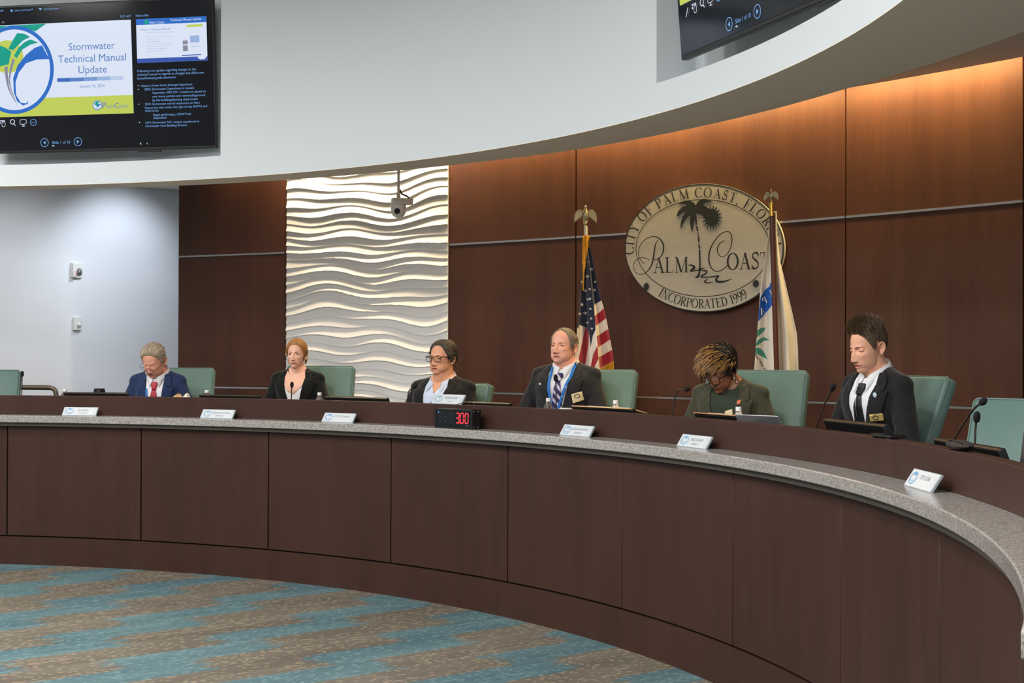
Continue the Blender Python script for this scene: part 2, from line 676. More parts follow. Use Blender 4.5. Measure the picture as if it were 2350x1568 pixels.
# part over the white wall: continue to the left
wl = wpt(TH0, SL, ZC)
al = th_of(wl)
row2 = []
for i in range(24):
    a = al + (R(150) - al) * i / 23
    q = Vector((W0.x, W0.y, 0)) + WD * (6.5 * i / 23 if i else -1.2)
    row2.append([pol(rb(a) - 0.05, a, ZC), Vector((q.x, q.y, ZC))])
row2.insert(0, [pol(rb(al) - 0.05, al, ZC), Vector((W0.x, W0.y, ZC)) - WD * 1.5])
m.grid(row2)
m.box((-3.0, 14.2, ZC + 0.06), (2.6, 1.0, 0.1))
tag(m.build('ceiling_low', MAT['ceil'], smooth=20), kind='structure')
# cove lamps inside the slot (real strip lights along the wall top)
WARM = (1.0, 0.76, 0.36)


def cove(x0, x1, watt, n, col=WARM, off=0.11, z=3.30):
    t0, t1 = wall_th(x0), wall_th(x1)
    for i in range(n):
        tt = lerp(t0, t1, (i + 0.5) / n)
        ln = abs(t0 - t1) * WR / n * 0.94
        p = wpt(tt, off, z)
        o = area('cove_strip_light', p, p + Vector((0, 0, -1)), ln, 0.05, watt * ln, col, 150)
        o.rotation_euler = (0, 0, tt - PI / 2)


cove(500, 620, 3.0, 1)
cove(660, 1024, 21.0, 2, (1.0, 0.80, 0.55), 0.13)
cove(1036, 1316, 14.0, 2)
cove(1326, 1936, 17.5, 4)
cove(1944, 2344, 23.0, 3)
cove(2356, 2690, 13.0, 2)
# wall washer above the white wall
sp = bpy.data.lights.new('wall_washer_and_fill', 'SPOT')
sp.energy = 44; sp.color = (0.82, 0.90, 1.0); sp.spot_size = R(92); sp.spot_blend = 0.9; sp.shadow_soft_size = 0.05
so = bpy.data.objects.new('wall_washer_and_fill', sp); COL.objects.link(so)
q = at_plane(262, 600, W0, WN)
so.location = (q.x + WN.x * 0.9, q.y + WN.y * 0.9, 3.13)
so.rotation_euler = (Vector((q.x, q.y, 2.35)) - so.location).to_track_quat('-Z', 'Y').to_euler()

# two added fill spots that brighten the white wall, no fixtures modelled
for k_, (px_, d_, w_) in enumerate(((20, 1.5, 75), (330, 1.9, 34))):
    q_ = at_plane(px_, 600, W0, WN)
    s2 = bpy.data.lights.new('wall_washer_and_fill', 'SPOT')
    s2.energy = w_; s2.color = (0.93, 0.96, 1.0); s2.spot_size = R(100); s2.spot_blend = 1.0; s2.shadow_soft_size = 0.1
    o2 = bpy.data.objects.new('wall_washer_and_fill', s2); COL.objects.link(o2)
    o2.location = (q_.x + WN.x * d_, q_.y + WN.y * d_, 3.10)
    o2.rotation_euler = (Vector((q_.x, q_.y, 1.6)) - o2.location).to_track_quat('-Z', 'Y').to_euler()

# ---- curved bulkhead with the white fascia, soffit and two television niches
RF = 5.985
ZS = 2.778
ZN = 2.932
TN1 = (th_of(at_z(508, 358, ZN)), R(96))         # left niche (right edge, beyond left frame edge)
TN2 = (R(2.0), th_of(at_z(1514, 192, ZN)))
ZF = 4.72


def bulk_seg(t0, t1, z0, z1, n, r0=RF, r1f=rb):
    m.arcring(r0, 0, z0, z1, t0, t1, n, r1f=r1f)


m = MB()
m.arcring(RF, 0, ZS, ZN, R(-30), R(150), 120, r1f=rb)
for a, b_, n in ((R(-30), TN2[0], 16), (TN2[1], TN1[0], 40), (TN1[1], R(150), 24)):
    m.arcring(RF, 0, ZN, ZF, a, b_, n, r1f=rb)
for a, b_ in (TN1, TN2):
    m.arcring(RF + 0.235, 0, ZN, ZF, a, b_, 20, r1f=rb)
tag(m.build('ceiling_bulkhead', MAT['paint'], smooth=20), kind='structure')
m = MB(); m.arcring(RF + 0.0004, 0, ZS - 0.003, ZS + 0.002, R(-30), R(150), 120, r1f=rb)
tag(m.build('ceiling_soffit', MAT['soffit']), kind='structure')
# high ceiling of the chamber
m = MB(); m.box((-3, 4, ZF + 0.04), (24, 26, 0.08))
tag(m.build('ceiling', MAT['ceil']), kind='structure')
# walls behind the viewer close the chamber
m = MB(); m.box((-3, -6.6, 2.4), (24, 0.15, 4.8))
tag(m.build('wall_rear', MAT['white_wall']), kind='structure')
m = MB(); m.box((-13.6, 3, 2.4), (0.15, 19, 4.8))
tag(m.build('wall_far_left', MAT['white_wall']), kind='structure')
m = MB(); m.box((6.6, -0.2, 2.4), (0.15, 12.6, 4.8))
tag(m.build('wall_right', MAT['white_wall']), kind='structure')

# ================================================================ the dais
RC, RP, RL = 5.9403, 6.0, 6.1253
ZCT, ZK, ZL = 1.0937, 0.2088, 1.2347
dais = thing('council_dais', 'long curved dark wood council dais with vertical front panels and raised ledge', 'dais', pol(6.1, R(70)))
m = MB(); m.arcring(RP + 0.018, RP + 0.10, 0, ZCT - 0.07, TH_END + R(0.1), TH_L, 120)
m.build('reveal_backing', MAT['gap'], dais, world=True)
m = MB(); m.arcring(RP, RP + 0.02, 0, ZK - 0.006, TH_END, TH_L, 140)
m.build('base_plinth', MAT['dais_wood'], dais, world=True)
seams = [18, 325, 617, 898, 1166, 1428, 1682, 1929, 2156]
th = [th_of(at_r(x, RP)) for x in seams]
d = th[0] - th[1]
th = [TH_L - R(0.1)] + [th[0] + d * k for k in range(7, 0, -1) if th[0] + d * k < TH_L - R(1)] + th
d = th[-2] - th[-1]
while th[-1] - d > TH_END + R(1): th.append(th[-1] - d)
th.append(TH_END + R(0.05))
wide = {325: 0.010, 617: 0.010}
for a, b_ in zip(th, th[1:]):
    ga = 0.0055 if a - R(30) > 0 else 0.0025
    gb = 0.0055 if b_ - R(30) > 0 else 0.0025
    m = MB(); m.arcring(RP, RP + 0.018, ZK + 0.004, 1.012, b_ + gb / RP, a - ga / RP, 10)
    m.build('front_panel', MAT['dais_wood'], dais, bevel=0.0012, segs=1, world=True)
m = MB(); m.arcring(RC + 0.022, RP + 0.12, ZCT - 0.078, ZCT - 0.052, TH_END, TH_L, 120)
m.build('counter_underlay', MAT['substrate'], dais, world=True)
m = MB(); m.arcring(RL, RL + 0.06, ZCT, ZL, TH_END, TH_L, 160)
m.build('ledge', MAT['dais_wood'], dais, bevel=0.003, world=True)
m = MB(); m.arcring(RL + 0.05, RL + 0.85, 1.065, 1.095, TH_END + R(1), TH_L, 120)
m.build('desk_surface', MAT['dais_wood'], dais, world=True)
for t in [R(q) for q in range(-18, 103, 14)]:
    m = MB(); m.arcring(RL + 0.05, RL + 0.72, 0.0, 1.065, t, t + R(0.3), 1)
    m.build('support_panel', MAT['dais_wood'], dais, world=True)
m = MB(); m.arcring(RP + 0.10, RP + 0.13, 0.0, ZCT - 0.05, TH_END, TH_L, 120)
m.build('inner_wall', MAT['dais_wood'], dais, world=True)
m = MB(); m.arcring(RC, RL + 0.012, ZCT - 0.052, ZCT, TH_END - R(0.1), TH_L, 220)
tag(m.build('stone_counter', MAT['granite'], bevel=0.005), 'curved grey speckled granite counter running along the front of the dais', 'counter')

# ================================================================ lettering helpers
def poly_ribbon(mb, pts, widths, mat=0, z=0.0, M=None):
    """flat ribbon in local xy through pts with per-point widths"""
    L, Rr = [], []
    n = len(pts)
    for i in range(n):
        a = pts[max(i - 1, 0)]
        b = pts[min(i + 1, n - 1)]
        dx, dy = b[0] - a[0], b[1] - a[1]
        l = math.hypot(dx, dy) or 1e-6
        nx, ny = -dy / l, dx / l
        w = widths[i] / 2
        L.append((pts[i][0] + nx * w, pts[i][1] + ny * w, z))
        Rr.append((pts[i][0] - nx * w, pts[i][1] - ny * w, z))
    mb.grid([L, Rr], mat, M=M)


def arc(cx, cy, rx, ry, a0, a1, n=14):
    return [(cx + rx * math.cos(R(a0 + (a1 - a0) * i / n)), cy + ry * math.sin(R(a0 + (a1 - a0) * i / n))) for i in range(n + 1)]


TH, TK = 0.045, 0.15      # thin and thick strokes of the serif capitals


def serif(x, y, h=0.13): return ([(x - h, y), (x + h, y)], 's')


GLYPH = {
    'I': (0.34, [([(.17, 0), (.17, 1)], 'T'), serif(.17, .02), serif(.17, .98)]),
    'T': (0.66, [([(.33, 0), (.33, 1)], 'T'), serif(.33, .02), ([(.03, .97), (.63, .97)], 's'), ([(.05, .97), (.04, .82)], 't'), ([(.61, .97), (.62, .82)], 't')]),
    'L': (0.60, [([(.17, 0), (.17, 1)], 'T'), serif(.17, .98), ([(.04, .03), (.54, .03)], 's'), ([(.53, .03), (.57, .22)], 't')]),
    'E': (0.62, [([(.17, 0), (.17, 1)], 'T'), ([(.04, .03), (.54, .03)], 's'), ([(.04, .97), (.52, .97)], 's'), ([(.17, .52), (.42, .52)], 's'), ([(.53, .03), (.57, .22)], 't'), ([(.51, .97), (.53, .82)], 't'), ([(.42, .42), (.42, .62)], 't')]),
    'F': (0.58, [([(.17, 0), (.17, 1)], 'T'), serif(.17, .02), ([(.04, .97), (.52, .97)], 's'), ([(.17, .52), (.42, .52)], 's'), ([(.51, .97), (.53, .80)], 't'), ([(.42, .42), (.42, .62)], 't')]),
    'P': (0.62, [([(.17, 0), (.17, 1)], 'T'), serif(.17, .02), serif(.15, .98, .11), ([(.17, .97), (.30, .97)] + arc(.32, .735, .22, .235, 90, -90) + [(.17, .50)], 'n')]),
    'R': (0.68, [([(.17, 0), (.17, 1)], 'T'), serif(.17, .02), serif(.15, .98, .11), ([(.17, .97), (.30, .97)] + arc(.32, .735, .21, .235, 90, -90) + [(.17, .50)], 'n'), ([(.33, .5), (.64, .0)], 'T')]),
    'D': (0.78, [([(.17, 0), (.17, 1)], 'T'), serif(.13, .02, .09), serif(.13, .98, .09), ([(.13, .97), (.30, .97)] + arc(.32, .5, .36, .47, 90, -90, 20) + [(.13, .03)], 'n')]),
    'O': (0.82, [(arc(.41, .5, .33, .49, 0, 360, 32), 'n')]),
    'C': (0.72, [(arc(.42, .5, .34, .49, 45, 318, 26), 'n'), ([(.66, .70), (.665, .96)], 't')]),
    'S': (0.56, [(spline([(.47, .80), (.42, .94), (.28, .98), (.13, .90), (.11, .74), (.22, .59), (.38, .46), (.47, .30), (.43, .10), (.27, .02), (.12, .07), (.07, .22)], 4), 'd'), ([(.47, .74), (.475, .96)], 't'), ([(.07, .04), (.065, .27)], 't')]),
    'A': (0.74, [([(.12, 0), (.37, 1)], 't'), ([(.36, 1), (.63, 0)], 'T'), ([(.21, .36), (.52, .36)], 's'), serif(.12, .02, .10), serif(.63, .02, .12)]),
    'M': (0.96, [([(.15, 0), (.17, 1)], 't'), ([(.17, 1), (.48, .02)], 'T'), ([(.48, .02), (.79, 1)], 't'), ([(.80, 0), (.79, 1)], 'T'), serif(.15, .02, .10), serif(.80, .02, .12), serif(.14, .98, .08), serif(.83, .98, .08)]),
    'N': (0.82, [([(.15, 0), (.15, 1)], 't'), ([(.15, 1), (.66, .0)], 'T'), ([(.66, 0), (.66, 1)], 't'), serif(.15, .02, .10), serif(.12, .98, .09), serif(.67, .98, .10)]),
    'Y': (0.70, [([(.10, 1), (.36, .45)], 'T'), ([(.62, 1), (.36, .45)], 't'), ([(.36, 0), (.36, .47)], 'T'), serif(.36, .02), serif(.11, .98, .10), serif(.62, .98, .09)]),
    '1': (0.40, [([(.20, 0), (.20, 1)], 'T'), serif(.20, .02, .12), ([(.20, .98), (.07, .86)], 't')]),
    '9': (0.56, [(arc(.27, .68, .20, .30, 0, 360, 22), 'n'), (spline([(.47, .68), (.46, .40), (.34, .14), (.10, -.02)], 5), 'd')]),
    ',': (0.26, [(spline([(.10, .10), (.16, .02), (.13, -.12), (.05, -.2)], 4), 'd')]),
}


def glyph_strokes(ch):
    w, strokes = GLYPH[ch]
    out = []
    for pts, k in strokes:
        if len(pts) == 2:
            pts = [tuple(lerp(a, b, i / 3) for a, b in zip(pts[0], pts[1])) for i in range(4)]
        ws = []
        for i in range(len(pts)):
            a = pts[max(i - 1, 0)]
            b = pts[min(i + 1, len(pts) - 1)]
            dx, dy = b[0] - a[0], b[1] - a[1]
            l = math.hypot(dx, dy) or 1
            if k == 'T': q = TK
            elif k in 't': q = TH
            elif k == 's': q = TH * 1.1
            elif k == 'n': q = TH + (TK - TH) * abs(dy / l) ** 1.5
            else: q = TH + (TK - TH) * (0.25 + 0.75 * abs(dx / l) * (1 if dx * dy < 0 else 0.3))
            ws.append(q)
        out.append((pts, ws))
    return w, out


def text_mesh(body, size=1.0):
    cu = bpy.data.curves.new('lettering', 'FONT')
    cu.body = body
    cu.size = size
    cu.resolution_u = 3
    o = bpy.data.objects.new('lettering', cu)
    COL.objects.link(o)
    bpy.context.view_layer.update()
    me = bpy.data.meshes.new_from_object(o.evaluated_get(bpy.context.evaluated_depsgraph_get()))
    bpy.data.objects.remove(o)
    vs = [tuple(v.co) for v in me.vertices]
    fs = [tuple(p.vertices) for p in me.polygons]
    bpy.data.meshes.remove(me)
    return vs, fs


def put_text(mb, body, x0, y0, width=None, height=None, z=0.0, mat=0, M=None, center=False, vscale=1.0, shear=(0, 0)):
    vs, fs = text_mesh(body)
    if not vs: return
    xs = [v[0] for v in vs]
    w = max(xs) - min(xs)
    s = (width / w) if width else height / 0.72
    mx = min(xs)
    ox = x0 - (s * w / 2 if center else 0)
    mb.add([(ox + (v[0] - mx) * s, y0 + v[1] * s * vscale, z) for v in vs], fs, mat, M)


# ================================================================ oval city seal on the wall
pc = at_wall(1616, 570, 0.05)
tw = math.atan2(pc.y - WY, pc.x - WX)
nw = Vector((-math.cos(tw), -math.sin(tw), 0))
seal = thing('wall_seal', 'large oval metal city seal with palm tree and sun mounted on the dark wood wall', 'seal', pc, tw - PI / 2)
SI = (Matrix.Translation(pc) @ Matrix.Rotation(tw - PI / 2, 4, 'Z')).inverted()


def sealp(x, y):
    q = SI @ at_plane(x, y, pc, nw)
    return (q.x, q.z)


def z5(x, y): return sealp(1280 + x / 3.267, 400 + y / 3.267)
def z9(x, y): return sealp(1430 + x / 9.8, 415 + y / 9.8)
def z9b(x, y): return sealp(1430 + x / 9.8, 565 + y / 9.8)


# local (x, z) drawings are laid in the disc's face: map (x,y,z)->(x,-z,y)
FACE = Matrix(((1, 0, 0, 0), (0, 0, -1, 0), (0, 1, 0, 0), (0, 0, 0, 1)))
MAT['seal'] = mat('brushed_seal_metal', srgb(196, 186, 168), 0.55, 0.1, noise=(3, 0.05, (1, 1, 60)))
MAT['seal_ink'] = mat('dark_seal_enamel', srgb(40, 42, 38), 0.6)
oc, orad = (1098, 553), (592, 477)
m = MB()
poly = [z5(oc[0] + orad[0] * math.cos(2 * PI * i / 96), oc[1] - orad[1] * math.sin(2 * PI * i / 96)) for i in range(96)]
m.prism(poly, -0.03, 0.0, M=FACE)
m.build('disc', MAT['seal'], seal, bevel=0.002)
rim = MB()
rp = spline(poly + [poly[0]], 1)
rim.tube([(p[0], 0.004, p[1]) for p in poly] + [(poly[0][0], 0.004, poly[0][1])], 0.006, 6)
rim.build('rim', MAT['seal_ink'], seal)
ink = MB()
ic, ir = (1089, 554), (501, 363)


def ell_pt(c, r, a): return (c[0] + r[0] * math.cos(a), c[1] - r[1] * math.sin(a))


ring = [z5(*ell_pt(ic, ir, 2 * PI * i / 120)) for i in range(121)]
poly_ribbon(ink, ring, [0.0055] * 121, z=0.0015, M=FACE)
ink.build('inner_line', MAT['seal_ink'], seal)


def text_on_ellipse(mb, s, c, r, a_start, a_end, h, inward, space=0.30, track=0.09):
    """letters in zoom pixels along an ellipse. inward False: tops point outward"""
    ws = []
    for ch in s: ws.append(space if ch == ' ' else GLYPH[ch][0])
    n = 600
    path = [ell_pt(c, r, lerp(a_start, a_end, i / n)) for i in range(n + 1)]
    cum = [0]
    for p, q in zip(path, path[1:]): cum.append(cum[-1] + math.hypot(q[0] - p[0], q[1] - p[1]))
    tot = cum[-1]
    unit = sum(ws) + track * (len(s) - 1)
    k = tot / unit            # horizontal zoom px per glyph unit
    pos = 0

    def at_len(l):
        lo, hi = 0, n
        while hi - lo > 1:
            mid = (lo + hi) // 2
            if cum[mid] <= l: lo = mid
            else: hi = mid
        p, q = path[lo], path[hi]
        t = (l - cum[lo]) / max(cum[hi] - cum[lo], 1e-9)
        d = (q[0] - p[0], q[1] - p[1])
        dl = math.hypot(*d)
        return (lerp(p[0], q[0], t), lerp(p[1], q[1], t)), (d[0] / dl, d[1] / dl)
    for ch, w in zip(s, ws):
        if ch == ' ':
            mb.build('lettering', MAT['seal_ink'], seal)
            mb = MB()
        if ch != ' ':
            mid = (pos + w / 2) * k
            p, d = at_len(mid)
            up = (d[1], -d[0])          # rotate so that up points to the left of travel (screen y down)
            gw, strokes = glyph_strokes(ch)
            for pts, wd in strokes:
                pp = []
                for (gx, gy) in pts:
                    lx = (gx - gw / 2) * k
                    pp.append(z5(p[0] + d[0] * lx + up[0] * gy * h, p[1] + d[1] * lx + up[1] * gy * h))
                sc = (k + h) / 2 / 3.267 / 345.0
                poly_ribbon(mb, pp, [q * sc for q in wd], z=0.002, M=FACE)
        pos += w + track
    mb.build('lettering', MAT['seal_ink'], seal)


m = MB()
text_on_ellipse(m, 'CITY OF PALM COAST, FLORIDA', ic, (ir[0] * 1.03, ir[1] * 1.045), R(187), R(0), 74, False)
m = MB()
text_on_ellipse(m, 'INCORPORATED 1999', oc, (orad[0] * 0.955, orad[1] * 0.95), R(232), R(306), 70, False, track=0.04)
# small capitals ALM and OAST
m = MB()


def line_text(mb, s, a, b, h, up, track=0.02):
    ws = [GLYPH[c][0] for c in s]
    unit = sum(ws) + track * (len(s) - 1)
    dx, dy = (b[0] - a[0]) / unit, (b[1] - a[1]) / unit
    pos = 0
    for ch, w in zip(s, ws):
        gw, strokes = glyph_strokes(ch)
        for pts, wd in strokes:
            pp = [z5(a[0] + dx * (pos + gx) + up[0] * gy * h, a[1] + dy * (pos + gx) + up[1] * gy * h) for gx, gy in pts]
            sc = (abs(dx) + h) / 2 / 3.267 / 345.0
            poly_ribbon(mb, pp, [q * sc * 0.95 for q in wd], z=0.002, M=FACE)
        pos += w + track


line_text(m, 'ALM', (716, 742), (982, 736), 116, (0.0, -1.0))
m.build('lettering', MAT['seal_ink'], seal)
m = MB()
line_text(m, 'OAST', (1266, 718), (1592, 706), 124, (0.0, -1.0))
m.build('lettering', MAT['seal_ink'], seal)
# flowing P and C
m = MB()


def flow(mb, pts, z=0.003, n=8):
    sp = spline(pts, n)
    poly_ribbon(mb, [z5(p[0], p[1]) for p in sp], [max(p[2], 3) / 3.267 / 345.0 for p in sp], z=z, M=FACE)


flow(m, [(655, 672, 5), (622, 642, 5), (608, 590, 6), (618, 540, 6), (650, 495, 6), (700, 470, 6), (745, 472, 8), (780, 500, 11), (795, 545, 14), (785, 600, 10), (755, 635, 6), (720, 642, 5)])
flow(m, [(757, 490, 4), (735, 525, 9), (725, 580, 14), (716, 640, 15), (698, 695, 11), (663, 737, 7), (620, 752, 5), (585, 735, 5), (570, 690, 5), (585, 648, 5), (625, 627, 5), (660, 629, 5), (688, 643, 5)])
m.build('script_letter', MAT['seal_ink'], seal)
m = MB()
flow(m, [(1251, 498, 6), (1215, 522, 7), (1198, 562, 9), (1207, 602, 7), (1235, 619, 5), (1270, 600, 5), (1298, 550, 7), (1308, 490, 9), (1298, 445, 8), (1270, 430, 6), (1220, 452, 7), (1170, 512, 9), (1140, 580, 12), (1135, 650, 13), (1155, 705, 9), (1190, 728, 6), (1232, 719, 6), (1276, 682, 6)])
m.build('script_letter', MAT['seal_ink'], seal)
# palm tree
m = MB()
crown = [(1640, 560), (1600, 500), (1530, 455), (1420, 443), (1320, 470), (1260, 515), (1340, 518), (1450, 548), (1340, 590), (1260, 660), (1225, 730), (1213, 800), (1240, 800),
         (1300, 745), (1370, 705), (1420, 692), (1350, 800), (1310, 900), (1298, 1000), (1300, 1075), (1340, 980), (1400, 880), (1460, 810), (1530, 770), (1510, 850), (1505, 950),
         (1530, 1060), (1560, 1160), (1572, 1060), (1590, 950), (1612, 860), (1630, 945), (1668, 930), (1650, 840), (1643, 740), (1700, 745), (1790, 790), (1862, 850), (1960, 850),
         (1990, 700), (1960, 640), (1864, 580), (1794, 540), (1864, 485), (2004, 465), (1914, 420), (1814, 405), (1744, 425), (1680, 480)]
m.prism([z9(*p) for p in crown], 0.0, 0.003, M=FACE)
for a, b_ in (((1597.8, 512), (1598.6, 516)), ((1599, 518.5), (1601.6, 531)), ((1602, 534), (1602.6, 536)), ((1602.8, 539), (1603.1, 541)), ((1603.2, 543), (1604.4, 556)), ((1604.4, 559), (1604.8, 561)), ((1605, 563), (1605.4, 571)), ((1605.6, 573), (1607, 622))):
    poly_ribbon(m, [sealp(*a), sealp(*b_)], [0.0135, 0.0135], z=0.002, M=FACE)


def wave_s(pts):
    sp = spline(pts, 6)
    poly_ribbon(m, [z9b(p[0], p[1]) for p in sp], [max(p[2], 4) / 9.8 / 345.0 for p in sp], z=0.0025, M=FACE)


wave_s([(1455, 438, 4), (1530, 428, 34), (1610, 480, 64), (1540, 540, 54), (1520, 565, 25), (1640, 552, 25), (1760, 512, 36), (1840, 495, 14)])
wave_s([(1725, 480, 40), (1715, 600, 52), (1690, 680, 66), (1630, 705, 30)])
wave_s([(1760, 548, 24), (1880, 562, 38), (1860, 620, 38), (1760, 680, 42), (1800, 702, 28), (2000, 692, 28), (2150, 668, 34), (2095, 740, 54), (2120, 796, 56), (2250, 800, 45), (2380, 765, 25), (2460, 728, 6)])
wave_s([(1912, 745, 18), (1835, 795, 34), (1880, 825, 28), (1960, 820, 20), (2035, 810, 6)])
m.build('palm_tree', MAT['seal_ink'], seal)


def sun(mb, c, r0, r1, n, zz=0.0028, ky=1.0):
    pts = []
    for i in range(2 * n):
        a = PI * i / n
        r = r1 if i % 2 == 0 else r0
        pts.append(sealp(c[0] + r * math.cos(a), c[1] + r * ky * math.sin(a)))
    mb.prism(pts, 0.0, zz, M=FACE)


m = MB(); sun(m, (1634, 499.5), 13.5, 23, 18, ky=1.25)
m.build('sun', MAT['seal_ink'], seal)
m = MB(); sun(m, (1483.5, 658), 4.8, 7.4, 20, ky=1.3); m.build('small_sun', MAT['seal_ink'], seal)
m = MB(); sun(m, (1734.8, 651), 5.2, 8.4, 20, ky=1.2); m.build('small_sun', MAT['seal_ink'], seal)

# ================================================================ flags
MAT['navy'] = mat('navy_cloth', srgb(28, 32, 58), 0.8, sheen=0.2)
MAT['red'] = mat('red_cloth', srgb(168, 34, 46), 0.8, sheen=0.2)
MAT['cream'] = mat('cream_cloth', srgb(228, 216, 198), 0.8, sheen=0.2)
MAT['gold_fringe'] = mat('gold_fringe', srgb(208, 150, 30), 0.6, noise=(300, 0.3, (1, 1, 0.1)))
MAT['blue_print'] = mat('blue_print', srgb(38, 92, 170), 0.8)
MAT['leaf_print'] = mat('green_print', srgb(70, 142, 118), 0.8)
MAT['brown_print'] = mat('brown_print', srgb(140, 112, 96), 0.8)
MAT['brass'] = mat('brass', srgb(205, 160, 70), 0.25, 1.0)
MAT['pewter'] = mat('pale_brass', srgb(190, 176, 140), 0.35, 0.9)
MAT['pole_wood'] = mat('dark_pole_wood', srgb(88, 44, 26), 0.3)
MAT['pole_white'] = mat('pale_pole', srgb(210, 205, 190), 0.35)


def star_poly(cx, cy, r):
    return [(cx + (r if i % 2 == 0 else r * 0.42) * math.cos(PI / 2 + PI * i / 5), cy - (r if i % 2 == 0 else r * 0.42) * math.sin(PI / 2 + PI * i / 5)) for i in range(10)]


def cloth(parent, name, L, Rt, y0, y1, nu, nv, Y, depth, classify, mats, conv):
    P = []
    for j in range(nv + 1):
        zy = lerp(y0, y1, j / nv)
        xl = interp(L, zy); xr = interp(Rt, zy)
        row = []
        for i in range(nu + 1):
            zx = lerp(xl, xr, i / nu)
            row.append(((zx, zy), i / nu, j / nv))
        P.append(row)
    PP = [[at_y(*conv(*q[0]), Y + depth(q[1], q[2])) for q in row] for row in P]

    def mf(j, i):
        a = P[j][i][0]
        b = P[j + 1][i + 1][0]
        return classify((a[0] + b[0]) / 2, (a[1] + b[1]) / 2)
    mb = MB()
    mb.grid(PP, matf=mf)
    o = mb.build(name, mats, parent, smooth=0, world=True)
    o.data.polygons.foreach_set('use_smooth', [True] * len(o.data.polygons))
    s = o.modifiers.new('thickness', 'SOLIDIFY')
    s.thickness = 0.004
    s.offset = 1
    return o


def eagle(parent, top, h, mtl, yaw):
    """finial: spread eagle on a small ball; top = world position of its base"""
    MM = parent.matrix_world.inverted() @ Matrix.Translation(top) @ Matrix.Rotation(yaw, 4, 'Z') @ Matrix.Scale(h, 4)
    mb = MB()
    mb.ell((0, 0, 0.17), (0.10, 0.10, 0.11), M=MM)
    mb.lathe([(0.0, 0), (0.07, 0), (0.09, 0.03), (0.05, 0.07), (0.04, 0.1)], 16, M=MM)
    mb.tube([(0, 0.02, 0.24), (0, 0, 0.42), (0, -0.02, 0.60), (0, -0.03, 0.76), (0, -0.03, 0.88), (0, -0.05, 0.96)], [0.07, 0.13, 0.155, 0.10, 0.075, 0.07], 12, M=MM)
    mb.ell((0, -0.05, 0.95), (0.07, 0.09, 0.065), M=MM)
    mb.tube([(0, -0.12, 0.955), (0, -0.18, 0.94), (0, -0.19, 0.90)], [0.035, 0.025, 0.006], 8, M=MM)
    for s in (-1, 1): mb.tube([(0.06 * s, 0, 0.36), (0.07 * s, -0.03, 0.24)], [0.05, 0.03], 8, M=MM)
    mb.build('eagle_body', mtl, parent)
    wing = [(0.08, 0.62), (0.16, 0.76), (0.24, 0.84), (0.34, 0.83), (0.46, 0.72), (0.53, 0.55), (0.55, 0.38), (0.53, 0.20), (0.50, 0.19), (0.48, 0.30), (0.45, 0.24), (0.43, 0.36), (0.39, 0.30), (0.37, 0.41), (0.32, 0.35), (0.30, 0.46), (0.24, 0.42), (0.22, 0.50), (0.10, 0.46)]
    for s in (-1, 1):
        mb = MB()
        W = Matrix(((s, 0, 0, 0), (0, 0, 1, -0.01), (0, 1, 0, 0), (0, 0, 0, 1)))
        mb.prism(wing, -0.03, 0.03, M=MM @ W)
        for k in range(5):
            mb.tube([(s * (0.16 + 0.06 * k), -0.035, 0.74 - 0.01 * k), (s * (0.25 + 0.06 * k), -0.035, 0.42 - 0.03 * k)], [0.02, 0.012], 5, M=MM)
        mb.build('eagle_wing', mtl, parent)


# --- United States flag
YU = 10.15
base = at_y(1343, 1100, YU)
us = thing('us_flag', 'furled United States flag with gold fringe standing behind the grey-haired man with the lanyard', 'flag', (base.x, YU, 0.35))
m = MB()
ptop = at_y(1343.5, 520, YU)
m.tube([(0, 0, 0.03), (0, 0, ptop.z - 0.35)], 0.013, 12)
m.build('pole', MAT['pole_white'], us)
m = MB(); m.lathe([(0.0, 0), (0.15, 0), (0.15, 0.02), (0.10, 0.05), (0.03, 0.07), (0.02, 0.12), (0, 0.12)], 28)
m.build('stand_base', MAT['brass'], us)
eagle(us, at_y(1343.5, 521, YU) + Vector((0, 0, 0)), 0.148, MAT['pewter'], R(8))


def zu(x, y): return (1310 + x / 3.92, 460 + y / 3.92)


UL = [(315, 112), (500, 108), (640, 104), (760, 92), (900, 78), (1050, 68), (1200, 60), (1320, 48), (1440, 40), (1600, 30), (2400, 10)]
UR = [(315, 165), (450, 175), (600, 205), (750, 235), (903, 270), (1000, 300), (1150, 330), (1290, 355), (1400, 378), (1520, 383), (1600, 385), (2400, 400)]
NAVY = [(90, 300), (170, 300), (185, 450), (215, 600), (245, 750), (275, 901), (210, 940), (216, 1060), (223, 1165), (198, 1215), (178, 1325), (166, 1200), (137, 1145), (78, 1120), (40, 1200), (40, 900)]
GOLD = [[(108, 300), (167, 300), (166, 420), (152, 430), (146, 500), (130, 600), (124, 690), (117, 812), (108, 812), (106, 600)], [(262, 1530), (262, 1516), (300, 1492), (395, 1438), (395, 1524), (330, 1530)]]
STARS = [(186, 620, 17), (147, 686, 20), (104, 733, 16), (218, 733, 14), (128, 811, 21), (170, 798, 14), (212, 808, 16), (150, 892, 15), (172, 886, 14), (100, 937, 20), (176, 976, 14), (82, 1022, 17), (126, 1014, 21), (184, 1063, 13), (149, 1100, 16), (189, 1154, 13), (158, 555, 7)]
STARP = [star_poly(*s) for s in STARS]
REDS = [[(132, 1140), (166, 1198), (160, 1300), (128, 1480), (100, 1700), (20, 1700), (66, 1445)],
        [(240, 1305), (250, 1425), (218, 1490), (190, 1700), (150, 1700), (180, 1485), (204, 1380)]]


